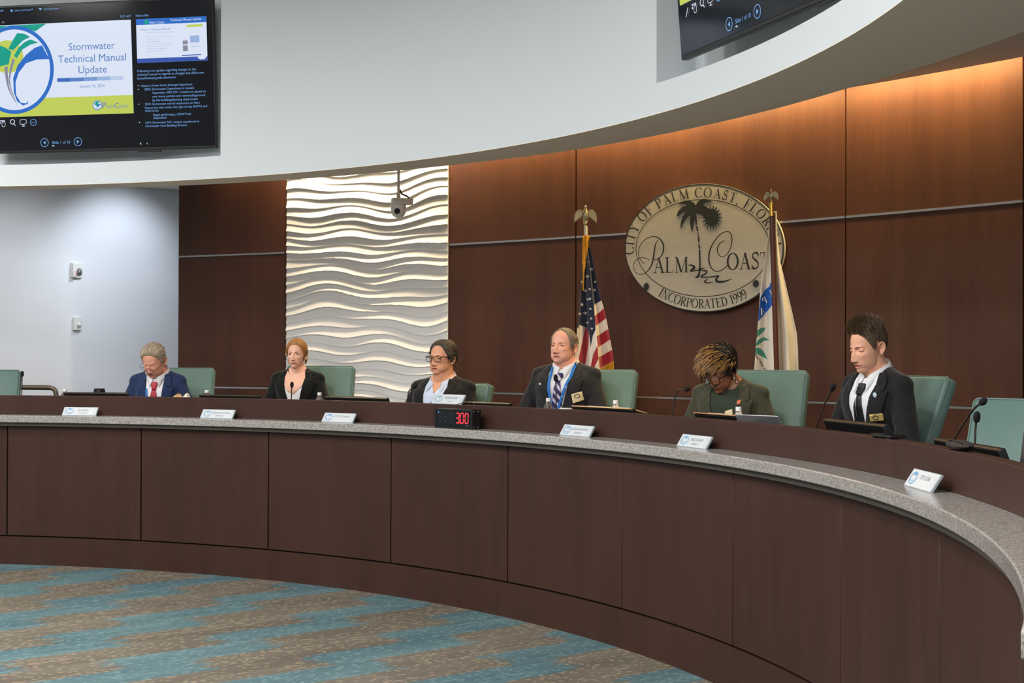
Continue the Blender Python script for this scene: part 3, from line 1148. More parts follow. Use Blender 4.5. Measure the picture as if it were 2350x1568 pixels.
def us_cls(x, y):
    for g in GOLD:
        if inpoly(x, y, g): return 3
    if y > 1524 and x > 262: return 3
    if inpoly(x, y, NAVY):
        for s, sp_ in zip(STARS, STARP):
            if abs(x - s[0]) < s[2] and abs(y - s[1]) < s[2] and inpoly(x, y, sp_): return 2
        return 0
    xb = interp([(900, 212), (1060, 216), (1165, 225), (1320, 245), (1530, 262)], y)
    if x > xb:
        t = (x - xb) / (interp(UR, y) - xb)
        yy = y + t * 66
        for a, b_ in ((1040, 1130), (1226, 1322), (1412, 1512)):
            if a < yy < b_: return 1
        return 2
    for r in REDS:
        if inpoly(x, y, r): return 1
    return 2


def us_dep(u, v):
    a = 0.015 + 0.05 * v
    return -a * math.cos(u * PI * 3.4 + 0.6) - 0.35 * a * math.cos(u * PI * 9 + v * 3) + 0.02


cloth(us, 'flag_cloth', UL, UR, 315, 2200, 170, 700, YU - 0.11, us_dep, us_cls, [MAT['navy'], MAT['red'], MAT['cream'], MAT['gold_fringe']], zu)
m = MB()
rnd = random.Random(4)
for k in range(9):
    x = 110 + k * 5.6
    l = 812 if k == 0 else (690 - 22 * k if k < 5 else 520 - 16 * k)
    p0 = at_y(*zu(x + 4, 316), YU - 0.09); p1 = at_y(*zu(x + 2 - k * 0.5, (316 + l) / 2), YU - 0.10); p2 = at_y(*zu(x - k * 1.1, l), YU - 0.10)
    m.tube(spline([p0, p1, p2], 6), 0.004, 6)
m.build('gold_cord', MAT['gold_fringe'], us, world=True)

# --- city flag
YC = 8.55
pb, pt = at_y(1796, 1250, YC), at_y(1771, 496, YC)
cf = thing('city_flag', 'furled cream city flag on a dark wooden pole standing in front of the wall seal', 'flag', (pb.x, YC, 0.35))
pb = Vector((pb.x, YC, 0.38))
m = MB(); m.tube([pb, pt], 0.0155, 12); m.build('pole', MAT['pole_wood'], cf, world=True)
m = MB()
q = at_y(1770, 466, YC)
m.tube([pt + (q - pt) * -0.02, q], 0.0135, 14)
for t in (0.02, 0.2, 0.97): m.tube([pt.lerp(q, t - 0.03), pt.lerp(q, t + 0.03)], 0.019, 14)
m.build('brass_ferrule', MAT['brass'], cf, world=True)
m = MB(); m.lathe([(0.0, 0), (0.15, 0), (0.15, 0.02), (0.10, 0.05), (0.03, 0.07), (0.022, 0.12), (0, 0.12)], 28)
m.build('stand_base', MAT['brass'], cf)
eagle(cf, q, 0.080, MAT['pewter'], R(-28))


def zc(x, y): return (1700 + x / 3.563, 430 + y / 3.563)


CL = [(235, 236), (380, 228), (480, 205), (650, 185), (850, 160), (1000, 150), (1200, 135), (1350, 120), (1490, 112), (2300, 90)]
CLr = [(235, 262), (500, 262), (900, 268), (1200, 280), (1500, 300), (2300, 330)]
CR = [(195, 292), (240, 295), (380, 298), (620, 325), (820, 370), (1030, 420), (1200, 455), (1300, 462), (1500, 468), (2300, 480)]
CRl = [(195, 270), (400, 272), (900, 268), (1500, 292), (2300, 330)]
BLUE = [(300, 740), (250, 765), (232, 812), (200, 838), (160, 905), (140, 1100), (195, 1040), (240, 985), (300, 900)]
GREEN = [[(120, 1185), (160, 1152), (203, 1147), (190, 1178), (165, 1200), (120, 1240)], [(100, 1310), (145, 1245), (190, 1225), (238, 1250), (190, 1256), (150, 1285), (120, 1306)],
         [(100, 1372), (118, 1322), (135, 1308), (170, 1325), (195, 1355), (218, 1408), (170, 1382), (132, 1364)]]
BROWN = [[(118, 1362), (130, 1372), (147, 1402), (138, 1412), (118, 1378)], [(150, 1405), (158, 1400), (162, 1412), (150, 1420)], [(152, 1425), (164, 1415), (188, 1462), (176, 1472)], [(184, 1480), (196, 1472), (202, 1486), (190, 1492)], [(200, 1494), (214, 1486), (240, 1560), (228, 1570)]]


def city_cls(x, y):
    if inpoly(x, y, BLUE): return 1
    for g in GREEN:
        if inpoly(x, y, g): return 2
    for g in BROWN:
        if inpoly(x, y, g): return 3
    return 0


cm = [MAT['cream'], MAT['blue_print'], MAT['leaf_print'], MAT['brown_print']]
cloth(cf, 'flag_cloth', CL, CLr, 236, 2200, 90, 700, YC + 0.035, lambda u, v: -0.035 * math.cos(u * PI * 2.2) * (0.2 + v), city_cls, cm, zc)
cloth(cf, 'flag_cloth', CRl, CR, 195, 2200, 60, 300, YC + 0.05, lambda u, v: -(0.02 + 0.05 * v) * math.cos(u * PI * 2.6 + 1.2 + v) - 0.012 * math.sin(v * 26 + u * 5) * u * v, lambda x, y: 0, cm, zc)
# letters P and A printed on the blue band
for ch, cx_, cy_, sz, rot, mir in (('P', 196, 925, 62, 38, -1), ('A', 176, 1012, 56, 32, -1), ('L', 243, 868, 50, 38, -1)):
    gw, st = glyph_strokes(ch)
    m = MB()
    for pts, wd in st:
        pp = []
        for gx, gy in pts:
            lx, ly = (gx - gw / 2) * sz * mir, (gy - 0.5) * sz
            a = R(rot)
            X = cx_ + lx * math.cos(a) - ly * math.sin(a) * 0.6
            Yy = cy_ - (lx * math.sin(a) + ly * math.cos(a))
            t = max(0, min(1, (X - interp(CL, Yy)) / (interp(CLr, Yy) - interp(CL, Yy))))
            pp.append((X, Yy, YC + 0.035 - 0.035 * math.cos(t * PI * 2.2) * (0.2 + (Yy - 236) / 1964) - 0.008))
        n = len(pp)
        La, Ra = [], []
        for i in range(n):
            a_, b_ = pp[max(i - 1, 0)], pp[min(i + 1, n - 1)]
            dx, dy = b_[0] - a_[0], b_[1] - a_[1]
            l = math.hypot(dx, dy) or 1
            w = wd[i] * sz / 2
            La.append(at_y(*zc(pp[i][0] - dy / l * w, pp[i][1] + dx / l * w), pp[i][2]))
            Ra.append(at_y(*zc(pp[i][0] + dy / l * w, pp[i][1] - dx / l * w), pp[i][2]))
        m.grid([La, Ra])
    m.build('printed_letter', MAT['cream'], cf, world=True)

# ================================================================ televisions
MAT['scr_black'] = mat('screen_black', srgb(16, 17, 20), 0.10, emit=(srgb(26, 28, 34), 0.5))
def em(name, r, g, b, k=0.95): return mat(name, (0.005, 0.005, 0.005, 1), 0.12, emit=(srgb(r, g, b), k))
MAT['e_white'] = em('screen_white', 222, 232, 250)
MAT['e_blue'] = em('screen_blue', 45, 110, 200)
MAT['e_navy'] = em('screen_deep_blue', 60, 90, 175)
MAT['e_text'] = em('screen_text_blue', 90, 130, 195)
MAT['e_lt'] = em('screen_label_blue', 120, 170, 230)
MAT['e_teal'] = em('screen_teal', 20, 160, 140)
MAT['e_lime'] = em('screen_lime', 196, 210, 92)
MAT['e_grey'] = em('screen_grey', 140, 140, 160)
EM = [MAT[k] for k in ('e_white', 'e_blue', 'e_navy', 'e_text', 'e_lt', 'e_teal', 'e_lime', 'e_grey')]
for k in range(5):
    f = k / 5.0
    EM.append(em('screen_fade_%s' % 'abcde'[k], lerp(60, 222, f), lerp(110, 232, f), lerp(190, 250, f)))
W_TV, H_TV = 1.835, 1.065
SCREEN = []


def tv_frame(pr, pl, tilt):
    """pr, pl: right and left points of the bottom edge (world)"""
    ax = (pr - pl); ax.z = 0; ax.normalize()
    n = Vector((ax.y, -ax.x, 0))           # towards the room
    up = Vector((0, 0, 1)) * math.cos(tilt) + n * math.sin(tilt)
    nn = ax.cross(up)
    if nn.dot(n) < 0: nn = -nn
    return ax, up, nn


def make_tv(origin, ax, up, nn, label, draw):
    """origin = bottom left corner on the glass plane"""
    rootloc = origin + ax * (W_TV / 2)
    t = thing('television', label, 'television', rootloc)
    MW = Matrix(((ax.x, up.x, nn.x, 0), (ax.y, up.y, nn.y, 0), (ax.z, up.z, nn.z, 0), (0, 0, 0, 1)))
    MW = Matrix.Translation(origin - rootloc) @ MW
    mb = MB()
    mb.box((W_TV / 2, H_TV / 2, -0.022), (W_TV, H_TV, 0.04), M=MW)
    mb.build('casing', MAT['black_plastic'], t, bevel=0.004)
    mb = MB()
    mb.box((W_TV / 2, H_TV / 2, -0.055), (W_TV * 0.7, H_TV * 0.6, 0.04), M=MW)
    mb.box((W_TV / 2, H_TV / 2 - 0.1, -0.13), (0.5, 0.35, 0.12), M=MW)
    mb.build('wall_bracket', MAT['black_plastic'], t)
    mb = MB()
    mb.box((W_TV * 0.72, -0.006, -0.015), (0.17, 0.016, 0.02), M=MW)
    mb.build('sensor_bar', MAT['black_plastic'], t, bevel=0.003)
    mb = MB()
    mb.box((W_TV / 2, H_TV / 2 + 0.004, -0.001), (W_TV - 0.022, H_TV - 0.034, 0.004), M=MW)
    s = mb.build('screen', MAT['scr_black'], t)
    mb = MB(); draw(mb, MW)
    mb.build('slide_picture', EM, s, smooth=0)
    return t


p_r, p_l = at_z(497, 340, 3.01), at_z(0, 352.6, 3.01)
ax, up, nn = tv_frame(p_r, p_l, R(4.5))
org = p_r - ax * W_TV
TVM = Matrix(((ax.x, up.x, nn.x, org.x), (ax.y, up.y, nn.y, org.y), (ax.z, up.z, nn.z, org.z), (0, 0, 0, 1))).inverted()


def tl(x, y):
    """zoomed photo pixel (4.127x) on the left television -> its own screen coordinates"""
    q = TVM @ at_plane(x / 4.127, y / 4.127, org, nn)
    return (q.x, q.y)


def draw_slides(mb, MW):
    def quad(a, b, z, mt):
        mb.add([(a[0], a[1], z), (b[0], a[1], z), (b[0], b[1], z), (a[0], b[1], z)], [(0, 1, 2, 3)], mt, MW)

    def pol_(pts, z, mt):
        P2 = [(max(0.035, q[0]), q[1]) for q in (tl(*p) for p in pts)]
        tr = tessellate_polygon([[Vector((p[0], p[1], 0)) for p in P2]])
        mb.add([(p[0], p[1], z) for p in P2], [tuple(t) for t in tr], mt, MW)

    def txt(s, x0, x1, yb, mt, z=0.006, vs=1.0):
        a, b = tl(x0, yb), tl(x1, yb)
        put_text(mb, s, a[0], (a[1] + b[1]) / 2, width=b[0] - a[0], z=z, mat=mt, M=MW, vscale=vs)

    def stroke(pts, z, mt, close=False):
        sp = spline(pts, 6)
        s = TVs
        poly_ribbon(mb, [tl(p[0], p[1]) for p in sp], [p[2] * s for p in sp], mt, z, MW)
    TVs = (tl(1000, 500)[0] - tl(0, 500)[0]) / 1000
    # main slide
    a, b = tl(1243, 187), tl(1265, 1073)
    xr, ytop, ybot = (a[0] + b[0]) / 2, a[1], b[1]
    xl = 0.035
    quad((xl, ybot), (xr, ytop), 0.003, 0)
    yl = tl(800, 915)[1]
    quad((xl, ybot), (xr, yl), 0.0035, 6)
    pol_([(-330, 262), (440, 225), (335, 300), (250, 265), (150, 243), (60, 250), (-60, 300), (-160, 420), (-330, 420)], 0.0036, 5)
    c0 = (140, 662); rr = (372, 418)
    pts = [tl(c0[0] + rr[0] * math.cos(2 * PI * i / 60), c0[1] + rr[1] * math.sin(2 * PI * i / 60)) for i in range(61)]
    mb.add([(p[0], p[1], 0.0038) for p in pts[:-1]], [tuple(range(60))], 1, MW)
    pts = [tl(c0[0] + (rr[0] - 34) * math.cos(2 * PI * i / 60), c0[1] + (rr[1] - 36) * math.sin(2 * PI * i / 60)) for i in range(61)]
    mb.add([(p[0], p[1], 0.0040) for p in pts[:-1]], [tuple(range(60))], 0, MW)
    pts = [tl(72 + 152 * math.cos(2 * PI * i / 40), 538 + 156 * math.sin(2 * PI * i / 40)) for i in range(40)]
    mb.add([(p[0], p[1], 0.0042) for p in pts], [tuple(range(40))], 6, MW)
    pol_([(80, 465), (120, 390), (165, 315), (230, 320), (290, 350), (220, 385), (165, 440), (130, 475)], 0.0044, 5)
    pol_([(135, 530), (180, 450), (235, 400), (290, 374), (365, 403), (290, 425), (215, 470), (160, 555)], 0.0044, 5)
    pol_([(-120, 440), (0, 430), (60, 455), (110, 490), (85, 610), (0, 630), (-90, 690), (-60, 560)], 0.0044, 5)
    pol_([(400, 430), (470, 560), (350, 565), (250, 600), (180, 690), (150, 780), (155, 900), (200, 975), (250, 980), (272, 958), (265, 985), (220, 1000), (165, 960), (135, 880), (128, 740), (170, 620), (250, 520), (330, 455)], 0.0046, 1)
    stroke([(60, 632, 34), (66, 720, 26), (90, 850, 14), (165, 990, 3)], 0.0046, 7)
    stroke([(132, 560, 26), (100, 690, 18), (96, 800, 12), (150, 960, 3)], 0.0047, 7)
    txt('Stormwater', 655, 1092, 470, 3)
    txt('Technical Manual', 555, 1198, 585, 3)
    txt('Update', 748, 1016, 692, 3)
    for k in range(5):
        x0, x1 = 545 + k * 125, 545 + (k + 1) * 125
        pol_([(x0, 742 - k * 4.5), (x1, 738 - k * 4.5), (x1, 774 - k * 4.5), (x0, 778 - k * 4.5)], 0.005, 8 + k)
    txt('January 16, 2024', 757, 995, 828, 3)
    c1 = (924, 997)
    pts = [tl(c1[0] + 44 * math.cos(2 * PI * i / 30), c1[1] + 45 * math.sin(2 * PI * i / 30)) for i in range(30)]
    mb.add([(p[0], p[1], 0.0046) for p in pts], [tuple(range(30))], 1, MW)
    pts = [tl(c1[0] + 38 * math.cos(2 * PI * i / 30), c1[1] + 39 * math.sin(2 * PI * i / 30)) for i in range(30)]
    mb.add([(p[0], p[1], 0.0048) for p in pts], [tuple(range(30))], 0, MW)
    pol_([(895, 985), (915, 960), (950, 965), (930, 980), (955, 990), (915, 1005)], 0.005, 5)
    pol_([(915, 1030), (930, 990), (962, 985), (940, 1005)], 0.0052, 1)
    txt('P', 975, 1010, 1030, 3); txt('ALM', 1010, 1083, 1026, 3); txt('C', 1090, 1130, 1026, 3); txt('OAST', 1130, 1222, 1022, 3)
    # presenter view furniture
    txt('TASKBAR', -75, 38, 114, 4); txt('DISPLAY SETTINGS', 142, 298, 106, 4); txt('END SLIDE SHOW', 420, 566, 92, 4)
    pol_([(302, 84), (316, 84), (309, 97)], 0.006, 4); pol_([(104, 92), (122, 90), (124, 112), (106, 114)], 0.006, 4); pol_([(366, 74), (404, 82), (386, 100)], 0.006, 4)
    txt('9:21 AM', 1142, 1240, 166, 4); txt('Next slide', 1290, 1410, 158, 4)
    stroke([(22, 222, 4), (30, 202, 4), (44, 214, 4), (30, 222, 4)], 0.006, 7)
    # icons
    for cx_, cy_ in ((320, 1160),):
        stroke([(cx_ + 28 * math.cos(a), cy_ + 30 * math.sin(a), 5) for a in [2 * PI * i / 12 for i in range(13)]], 0.006, 4)
    txt('...', 304, 336, 1164, 4)
    stroke([(122 + 20 * math.cos(a), 1155 + 21 * math.sin(a), 6) for a in [2 * PI * i / 12 for i in range(13)]], 0.006, 0)
    stroke([(134, 1172, 6), (150, 1192, 6)], 0.006, 0)
    stroke([(195, 1138, 4), (247, 1134, 4), (247, 1172, 4), (197, 1176, 4), (195, 1138, 4)], 0.006, 0); stroke([(212, 1196, 5), (240, 1194, 5)], 0.006, 0); stroke([(224, 1176, 5), (225, 1194, 5)], 0.006, 0)
    for (x, y) in ((-2, 1140), (18, 1140), (36, 1140), (-2, 1160)): pol_([(x, y), (x + 13, y), (x + 13, y + 13), (x, y + 13)], 0.006, 0)
    stroke([(24, 1160, 4), (50, 1158, 4), (51, 1196, 4), (25, 1198, 4), (24, 1160, 4)], 0.006, 0)
    stroke([(-80, 1205, 7), (-52, 1150, 7)], 0.006, 0)
    for cx_, cy_, s in ((426, 1352, -1), (741, 1343, 1)):
        stroke([(cx_ + 36 * math.cos(a), cy_ + 39 * math.sin(a), 5) for a in [2 * PI * i / 12 for i in range(13)]], 0.006, 4)
        pol_([(cx_ + s * 14, cy_), (cx_ - s * 10, cy_ - 18), (cx_ - s * 10, cy_ + 18)], 0.006, 4)
    txt('Slide 1 of 10', 498, 668, 1362, 4)
    pol_([(498, 1378), (518, 1378), (518, 1387), (498, 1387)], 0.006, 0)
    # next slide thumbnail
    x0, x1 = tl(1296, 400)[0], tl(1962, 400)[0]
    yt, yb_ = tl(1620, 168)[1], tl(1640, 586)[1]
    quad((x0, yb_), (x1, yt), 0.003, 0)
    quad((x0, lerp(yt, yb_, 0.135)), (x1, yt), 0.0035, 1)
    quad((x0, yb_), (x1, lerp(yb_, yt, 0.10)), 0.0035, 2)
    txt('Technical Manual Update', 1616, 1910, 196, 0); txt('Palm Coast', 1420, 1558, 224, 0)
    pts = [tl(1390 + 22 * math.cos(2 * PI * i / 20), 210 + 23 * math.sin(2 * PI * i / 20)) for i in range(20)]
    mb.add([(p[0], p[1], 0.005) for p in pts], [tuple(range(20))], 5, MW)
    pol_([(1770, 236), (1920, 228), (1920, 250), (1770, 258)], 0.0045, 6)
    txt('What is a Technical Manual?', 1330, 1618, 288, 3)
    rn = random.Random(2)
    for k, yy in enumerate((306, 348, 372, 395, 418, 438, 462, 484)):
        a_, b2 = 1388, 1500 + rn.random() * 150
        pol_([(a_, yy), (b2, yy - 6), (b2, yy - 1), (a_, yy + 5)], 0.0045, 12)
    pol_([(1802, 340), (1890, 335), (1892, 400), (1804, 405)], 0.0045, 11); pol_([(1732, 386), (1780, 383), (1781, 420), (1733, 423)], 0.0045, 7); pol_([(1734, 432), (1781, 430), (1782, 484), (1736, 487)], 0.0045, 7)
    txt('Design Manual', 1812, 1898, 444, 7); pol_([(1725, 522), (1925, 512), (1925, 521), (1725, 531)], 0.0046, 2)
    pol_([(1870, 545), (1905, 520), (1930, 485), (1950, 510), (1965, 530), (1940, 560), (1900, 565)], 0.0048, 0)
    # speaker notes
    for s, xa, xb, yy in (('Following is an update regarding changes to the', 1304, 1860, 675), ('technical manual in regards to changes that affect new', 1304, 1936, 708), ('home/finished grade elevations', 1304, 1666, 748),
                          ('History of new home drainage inspections', 1338, 1824, 816), ('2005: Stormwater Department is created', 1372, 1838, 850), ('September 2005 SW1 reviews are placed on', 1448, 1952, 882),
                          ('new home permits and reviewed/approved', 1448, 1946, 918), ('by the building/planning department', 1448, 1878, 954), ('2010: Stormwater started inspections on New', 1376, 1896, 990),
                          ('Homes but only review the right of way (ROW) and', 1376, 1964, 1024), ('swale areas', 1376, 1504, 1058), ('Began performing a ROW Final', 1456, 1810, 1094), ('inspection', 1456, 1580, 1126),
                          ('2019: Stormwater SW1 reviews transferred to', 1380, 1892, 1166), ('Stormwater from Building Division', 1380, 1776, 1200)):
        txt(s, xa, xb, yy, 4)
    for x, y in ((1312, 812), (1314, 848), (1318, 988), (1324, 1160)): pol_([(x - 4, y - 4), (x + 4, y - 4), (x + 4, y + 4), (x - 4, y + 4)], 0.006, 0)
    txt('A', 1326, 1344, 1370, 0); txt('A', 1390, 1404, 1368, 0)


make_tv(org, ax, up, nn, 'large black wall television on the left showing the Stormwater Technical Manual Update slide', draw_slides)
p_l2, p_r2 = at_z(1563, 139, 3.01), at_z(1892, 0, 3.01)
ax2, up2, nn2 = tv_frame(p_r2, p_l2, R(4.5))
make_tv(p_l2.copy(), ax2, up2, nn2, 'black wall television cut off by the top edge, seen from below at the right', draw_slides)

# ================================================================ things on and around the dais
MAT['acrylic'] = mat('nameplate_white', srgb(206, 210, 212), 0.25)
MAT['plate_edge'] = mat('nameplate_edge', srgb(150, 160, 164), 0.15)
MAT['ink_blue'] = mat('logo_blue', srgb(80, 160, 205), 0.5)
MAT['ink_grey'] = mat('nameplate_ink', srgb(150, 154, 158), 0.5)


def nameplate(p, label, line1, line2, w=0.28, h=0.073):
    t = th_of(p)
    root = thing('nameplate', label, 'nameplate', p, t - PI / 2, 'nameplates on the dais')
    tilt = R(33)
    T = Matrix.Rotation(-tilt, 4, 'X')
    mb = MB()
    mb.box((0, 0.005, h / 2), (w, 0.010, h), M=T)
    mb.build('plate', MAT['plate_edge'], root, bevel=0.0015)
    mb = MB()
    mb.box((0, -0.0006, h / 2), (w - 0.012, 0.0012, h - 0.006), M=T)
    ins = mb.build('paper_insert', MAT['acrylic'], root)
    mb = MB()
    F = T @ FACE
    for s in (-1, 1):
        bd = MB()
        poly_ribbon(bd, [(s * (w / 2 - 0.022), 0.006), (s * (w / 2 - 0.022), h - 0.006)], [0.0012] * 2, 0, 0.0022, F)
        bd.build('border_line', MAT['ink_grey'], ins, smooth=0)
    el = [(-0.085 + 0.030 * math.cos(2 * PI * i / 30), h / 2 + 0.023 * math.sin(2 * PI * i / 30)) for i in range(31)]
    poly_ribbon(mb, el, [0.0034] * 31, 0, 0.0024, F)
    poly_ribbon(mb, spline([(-0.107, h / 2 - 0.006), (-0.085, h / 2 - 0.013), (-0.066, h / 2 - 0.005)], 5), [0.002] * 11, 0, 0.0025, F)
    poly_ribbon(mb, [(-0.094, h / 2 + 0.018), (-0.084, h / 2 + 0.010), (-0.074, h / 2 + 0.018)], [0.006] * 3, 0, 0.0026, F)
    mb.build('printed_logo', [MAT['ink_blue'], MAT['ink_grey']], ins, smooth=0)
    mb = MB()
    tw_ = min(0.15, 0.0105 * len(line1))
    put_text(mb, line1, 0.025, h * 0.52, width=tw_, z=0.0024, mat=1, M=F, center=True, vscale=1.5 if len(line1) > 14 else 1.15)
    mb.build('printed_name', [MAT['ink_blue'], MAT['ink_grey']], ins, smooth=0)
    if not line2: return root
    mb = MB()
    put_text(mb, line2, 0.025, h * 0.22, width=min(0.075, 0.007 * len(line2)), z=0.0024, mat=1, M=F, center=True)
    mb.build('printed_title', [MAT['ink_blue'], MAT['ink_grey']], ins, smooth=0)
    return root


for x, y, lab, l1, l2 in (
        (181, 951.5, 'white nameplate on the counter in front of the man in the blue suit', 'ED DANKO', 'VICE MAYOR'),
        (496, 959, 'white nameplate on the counter just left of the woman in the black blazer', 'THERESA CARLI PONTIERI', 'DISTRICT 2'),
        (773, 969, 'white nameplate on the counter between the woman in black and the red digit clock', 'CITY ATTORNEY', ''),
        (1317, 999.5, 'white nameplate on the counter below the man with the blue lanyard', 'CATHY HEIGHTER', 'DISTRICT 4'),
        (1585, 1026, 'white nameplate on the counter in front of the woman in the olive blazer', 'NICK KLUFAS', 'DISTRICT 3'),
        (2103, 1115, 'white nameplate reflected in the stone at the near right end of the counter', 'CITY CLERK', '')):
    p = pol(RC + 0.105, th_of(at_r(x, RC + 0.105)), ZCT)
    nameplate(p, lab, l1, l2)
p = at_z(1062, 926.5, ZL)
pp = pol(RL + 0.012, th_of(p), ZL)
nameplate(pp, 'white nameplate standing on top of the ledge above the red digit clock', 'DAVID ALFIN', 'MAYOR')

# ---- speech timer
MAT['led_red'] = mat('red_led', srgb(255, 40, 50), 0.4, emit=(srgb(255, 48, 56), 2.2))
MAT['led_off'] = mat('unlit_led', srgb(44, 50, 52), 0.5)
MAT['led_blue'] = mat('blue_led', srgb(60, 100, 255), 0.4, emit=(srgb(70, 110, 255), 4.0))
MAT['timer_glass'] = mat('dark_timer_glass', srgb(20, 24, 28), 0.15)
MAT['screw'] = mat('screw_steel', srgb(170, 170, 170), 0.3, 1.0)
p = at_z(1035, 984, ZCT)
tt = th_of(p)
p = pol(RC + 0.095, tt, ZCT)
timer = thing('digital_timer', 'black countdown timer box with red 3:00 digits sitting on the stone counter', 'timer', p, tt - PI / 2)
TW, THh, TD = 0.345, 0.120, 0.075
m = MB(); m.box((0, 0, THh / 2), (TW, TD, THh)); m.build('case', MAT['black_plastic'], timer, bevel=0.002)
m = MB(); m.box((-0.004, -TD / 2 - 0.001, THh / 2), (TW - 0.03, 0.003, THh - 0.022)); gl = m.build('front_glass', MAT['timer_glass'], timer)
SEG = {'a': [(0.1, 1), (0.9, 1)], 'b': [(1, .95), (1, .55)], 'c': [(1, .45), (1, .05)], 'd': [(0.1, 0), (0.9, 0)], 'e': [(0, .45), (0, .05)], 'f': [(0, .95), (0, .55)], 'g': [(0.1, .5), (0.9, .5)]}
DIG = {'3': 'abcdg', '0': 'abcdef', '8': 'abcdefg'}
mo, mn = MB(), MB()


def digit(x, z, w, h, segs, mb, wd):
    for s in segs:
        (x0, y0), (x1, y1) = SEG[s]
        poly_ribbon(mb, [(x + x0 * w + 0.08 * y0 * w, z + y0 * h), (x + x1 * w + 0.08 * y1 * w, z + y1 * h)], [wd, wd], 0, 0, Matrix.Translation((0, -TD / 2 - 0.0035, 0)) @ FACE)


for k in range(3): digit(-0.125 + k * 0.047, 0.040, 0.027, 0.056, 'abcdefg', mn, 0.0045)
for k, c in enumerate('300'): digit(0.030 + k * 0.041, 0.036, 0.027, 0.060, DIG[c], mo, 0.0058)
mo.box((0.064, -TD / 2 - 0.004, 0.038), (0.006, 0.001, 0.006))
mo.build('red_digits', MAT['led_red'], timer, smooth=0); mn.build('unlit_digits', MAT['led_off'], timer, smooth=0)
m = MB(); m.ell((-0.130, -TD / 2 - 0.003, 0.098), (0.0035, 0.002, 0.0035)); m.build('blue_lamp', MAT['led_blue'], timer)
m = MB(); put_text(m, 'TIMER', 0.115, 0.016, width=0.035, M=Matrix.Translation((0, -TD / 2 - 0.0032, 0)) @ FACE)
m.build('small_print', MAT['screw'], timer, smooth=0)
for yy in (-0.024, 0.012):
    for zz in (0.012, THh - 0.012): m = MB(); m.ell((TW / 2 + 0.001, yy, zz), (0.003, 0.004, 0.004), 10, 6); m.build('screw', MAT['screw'], timer)
m = MB(); c0 = at_z(1005, 926, ZL)
MI = (Matrix.Translation(p) @ Matrix.Rotation(tt - PI / 2, 4, 'Z')).inverted()
m.tube(spline([(-0.06, 0.03, THh), (-0.055, 0.05, THh + 0.025), (-0.05, 0.085, ZL - ZCT + 0.012), (-0.02, 0.13, ZL - ZCT + 0.02), (0.02, 0.16, ZL - ZCT - 0.03)], 6), 0.002, 6); m.build('cable', MAT['black_plastic'], timer)

# ---- microphones: (tip x, y), bend, (base x), neighbour text
MAT['mic_foam'] = mat('mic_foam', srgb(24, 22, 22), 0.95, bump=(900, 0.6))
MAT['mic_neck'] = mat('gooseneck_metal', srgb(92, 84, 78), 0.35, 0.7)
RD = RL + 0.24
for tip, mid, bx, lab in (
        ((51, 857), (50.5, 880), 50, 'thin black gooseneck microphone beside the empty chair at far left'),
        ((670, 882), (669, 900), 669, 'gooseneck microphone in front of the woman in the black blazer'),
        ((953, 886), (938, 899), 931, 'gooseneck microphone curving beside the man in black rimmed glasses'),
        ((1275, 866), (1276, 890), 1277, 'upright gooseneck microphone in front of the striped tie'),
        ((1578, 893), (1553, 900), 1534, 'curved gooseneck microphone left of the woman in the olive blazer'),
        ((1912, 888), (1891, 931), 1856, 'leaning gooseneck microphone left of the young man in the dark suit'),
        ((2257, 921), (2230, 945), 2150, 'long gooseneck microphone bending right over the papers near the right edge'),
        ((2242, 955), (2239, 980), 2234, 'short microphone with round foam behind the bent one near the right edge')):
    b = at_r(bx, RD); b.z = 1.095
    root = thing('microphone', lab, 'microphone', b)
    mb = MB(); mb.lathe([(0.0, 0.0), (0.045, 0), (0.045, 0.012), (0.03, 0.022), (0.010, 0.028), (0.008, 0.05), (0.0, 0.05)], 20)
    mb.build('base', MAT['black_plastic'], root)
    P0 = at_r(tip[0], RD, tip[1]) - b
    P1 = at_r(mid[0], RD, mid[1]) - b
    dirv = (P0 - P1).normalized()
    n_ = spline([(0, 0, 0.03), tuple(Vector((0, 0, 0.03)).lerp(P1, 0.5)), tuple(P1), tuple(P0 - dirv * 0.02)], 8)
    mb = MB(); mb.tube(n_, 0.0042, 8); mb.build('gooseneck', MAT['mic_neck'], root)
    mb = MB(); mb.tube([P0 - dirv * 0.026, P0 - dirv * 0.019, P0 - dirv * 0.004, P0 + dirv * 0.012, P0 + dirv * 0.018], [0.005, 0.011, 0.0135, 0.0105, 0.003], 14); mb.build('foam_head', MAT['mic_foam'], root)

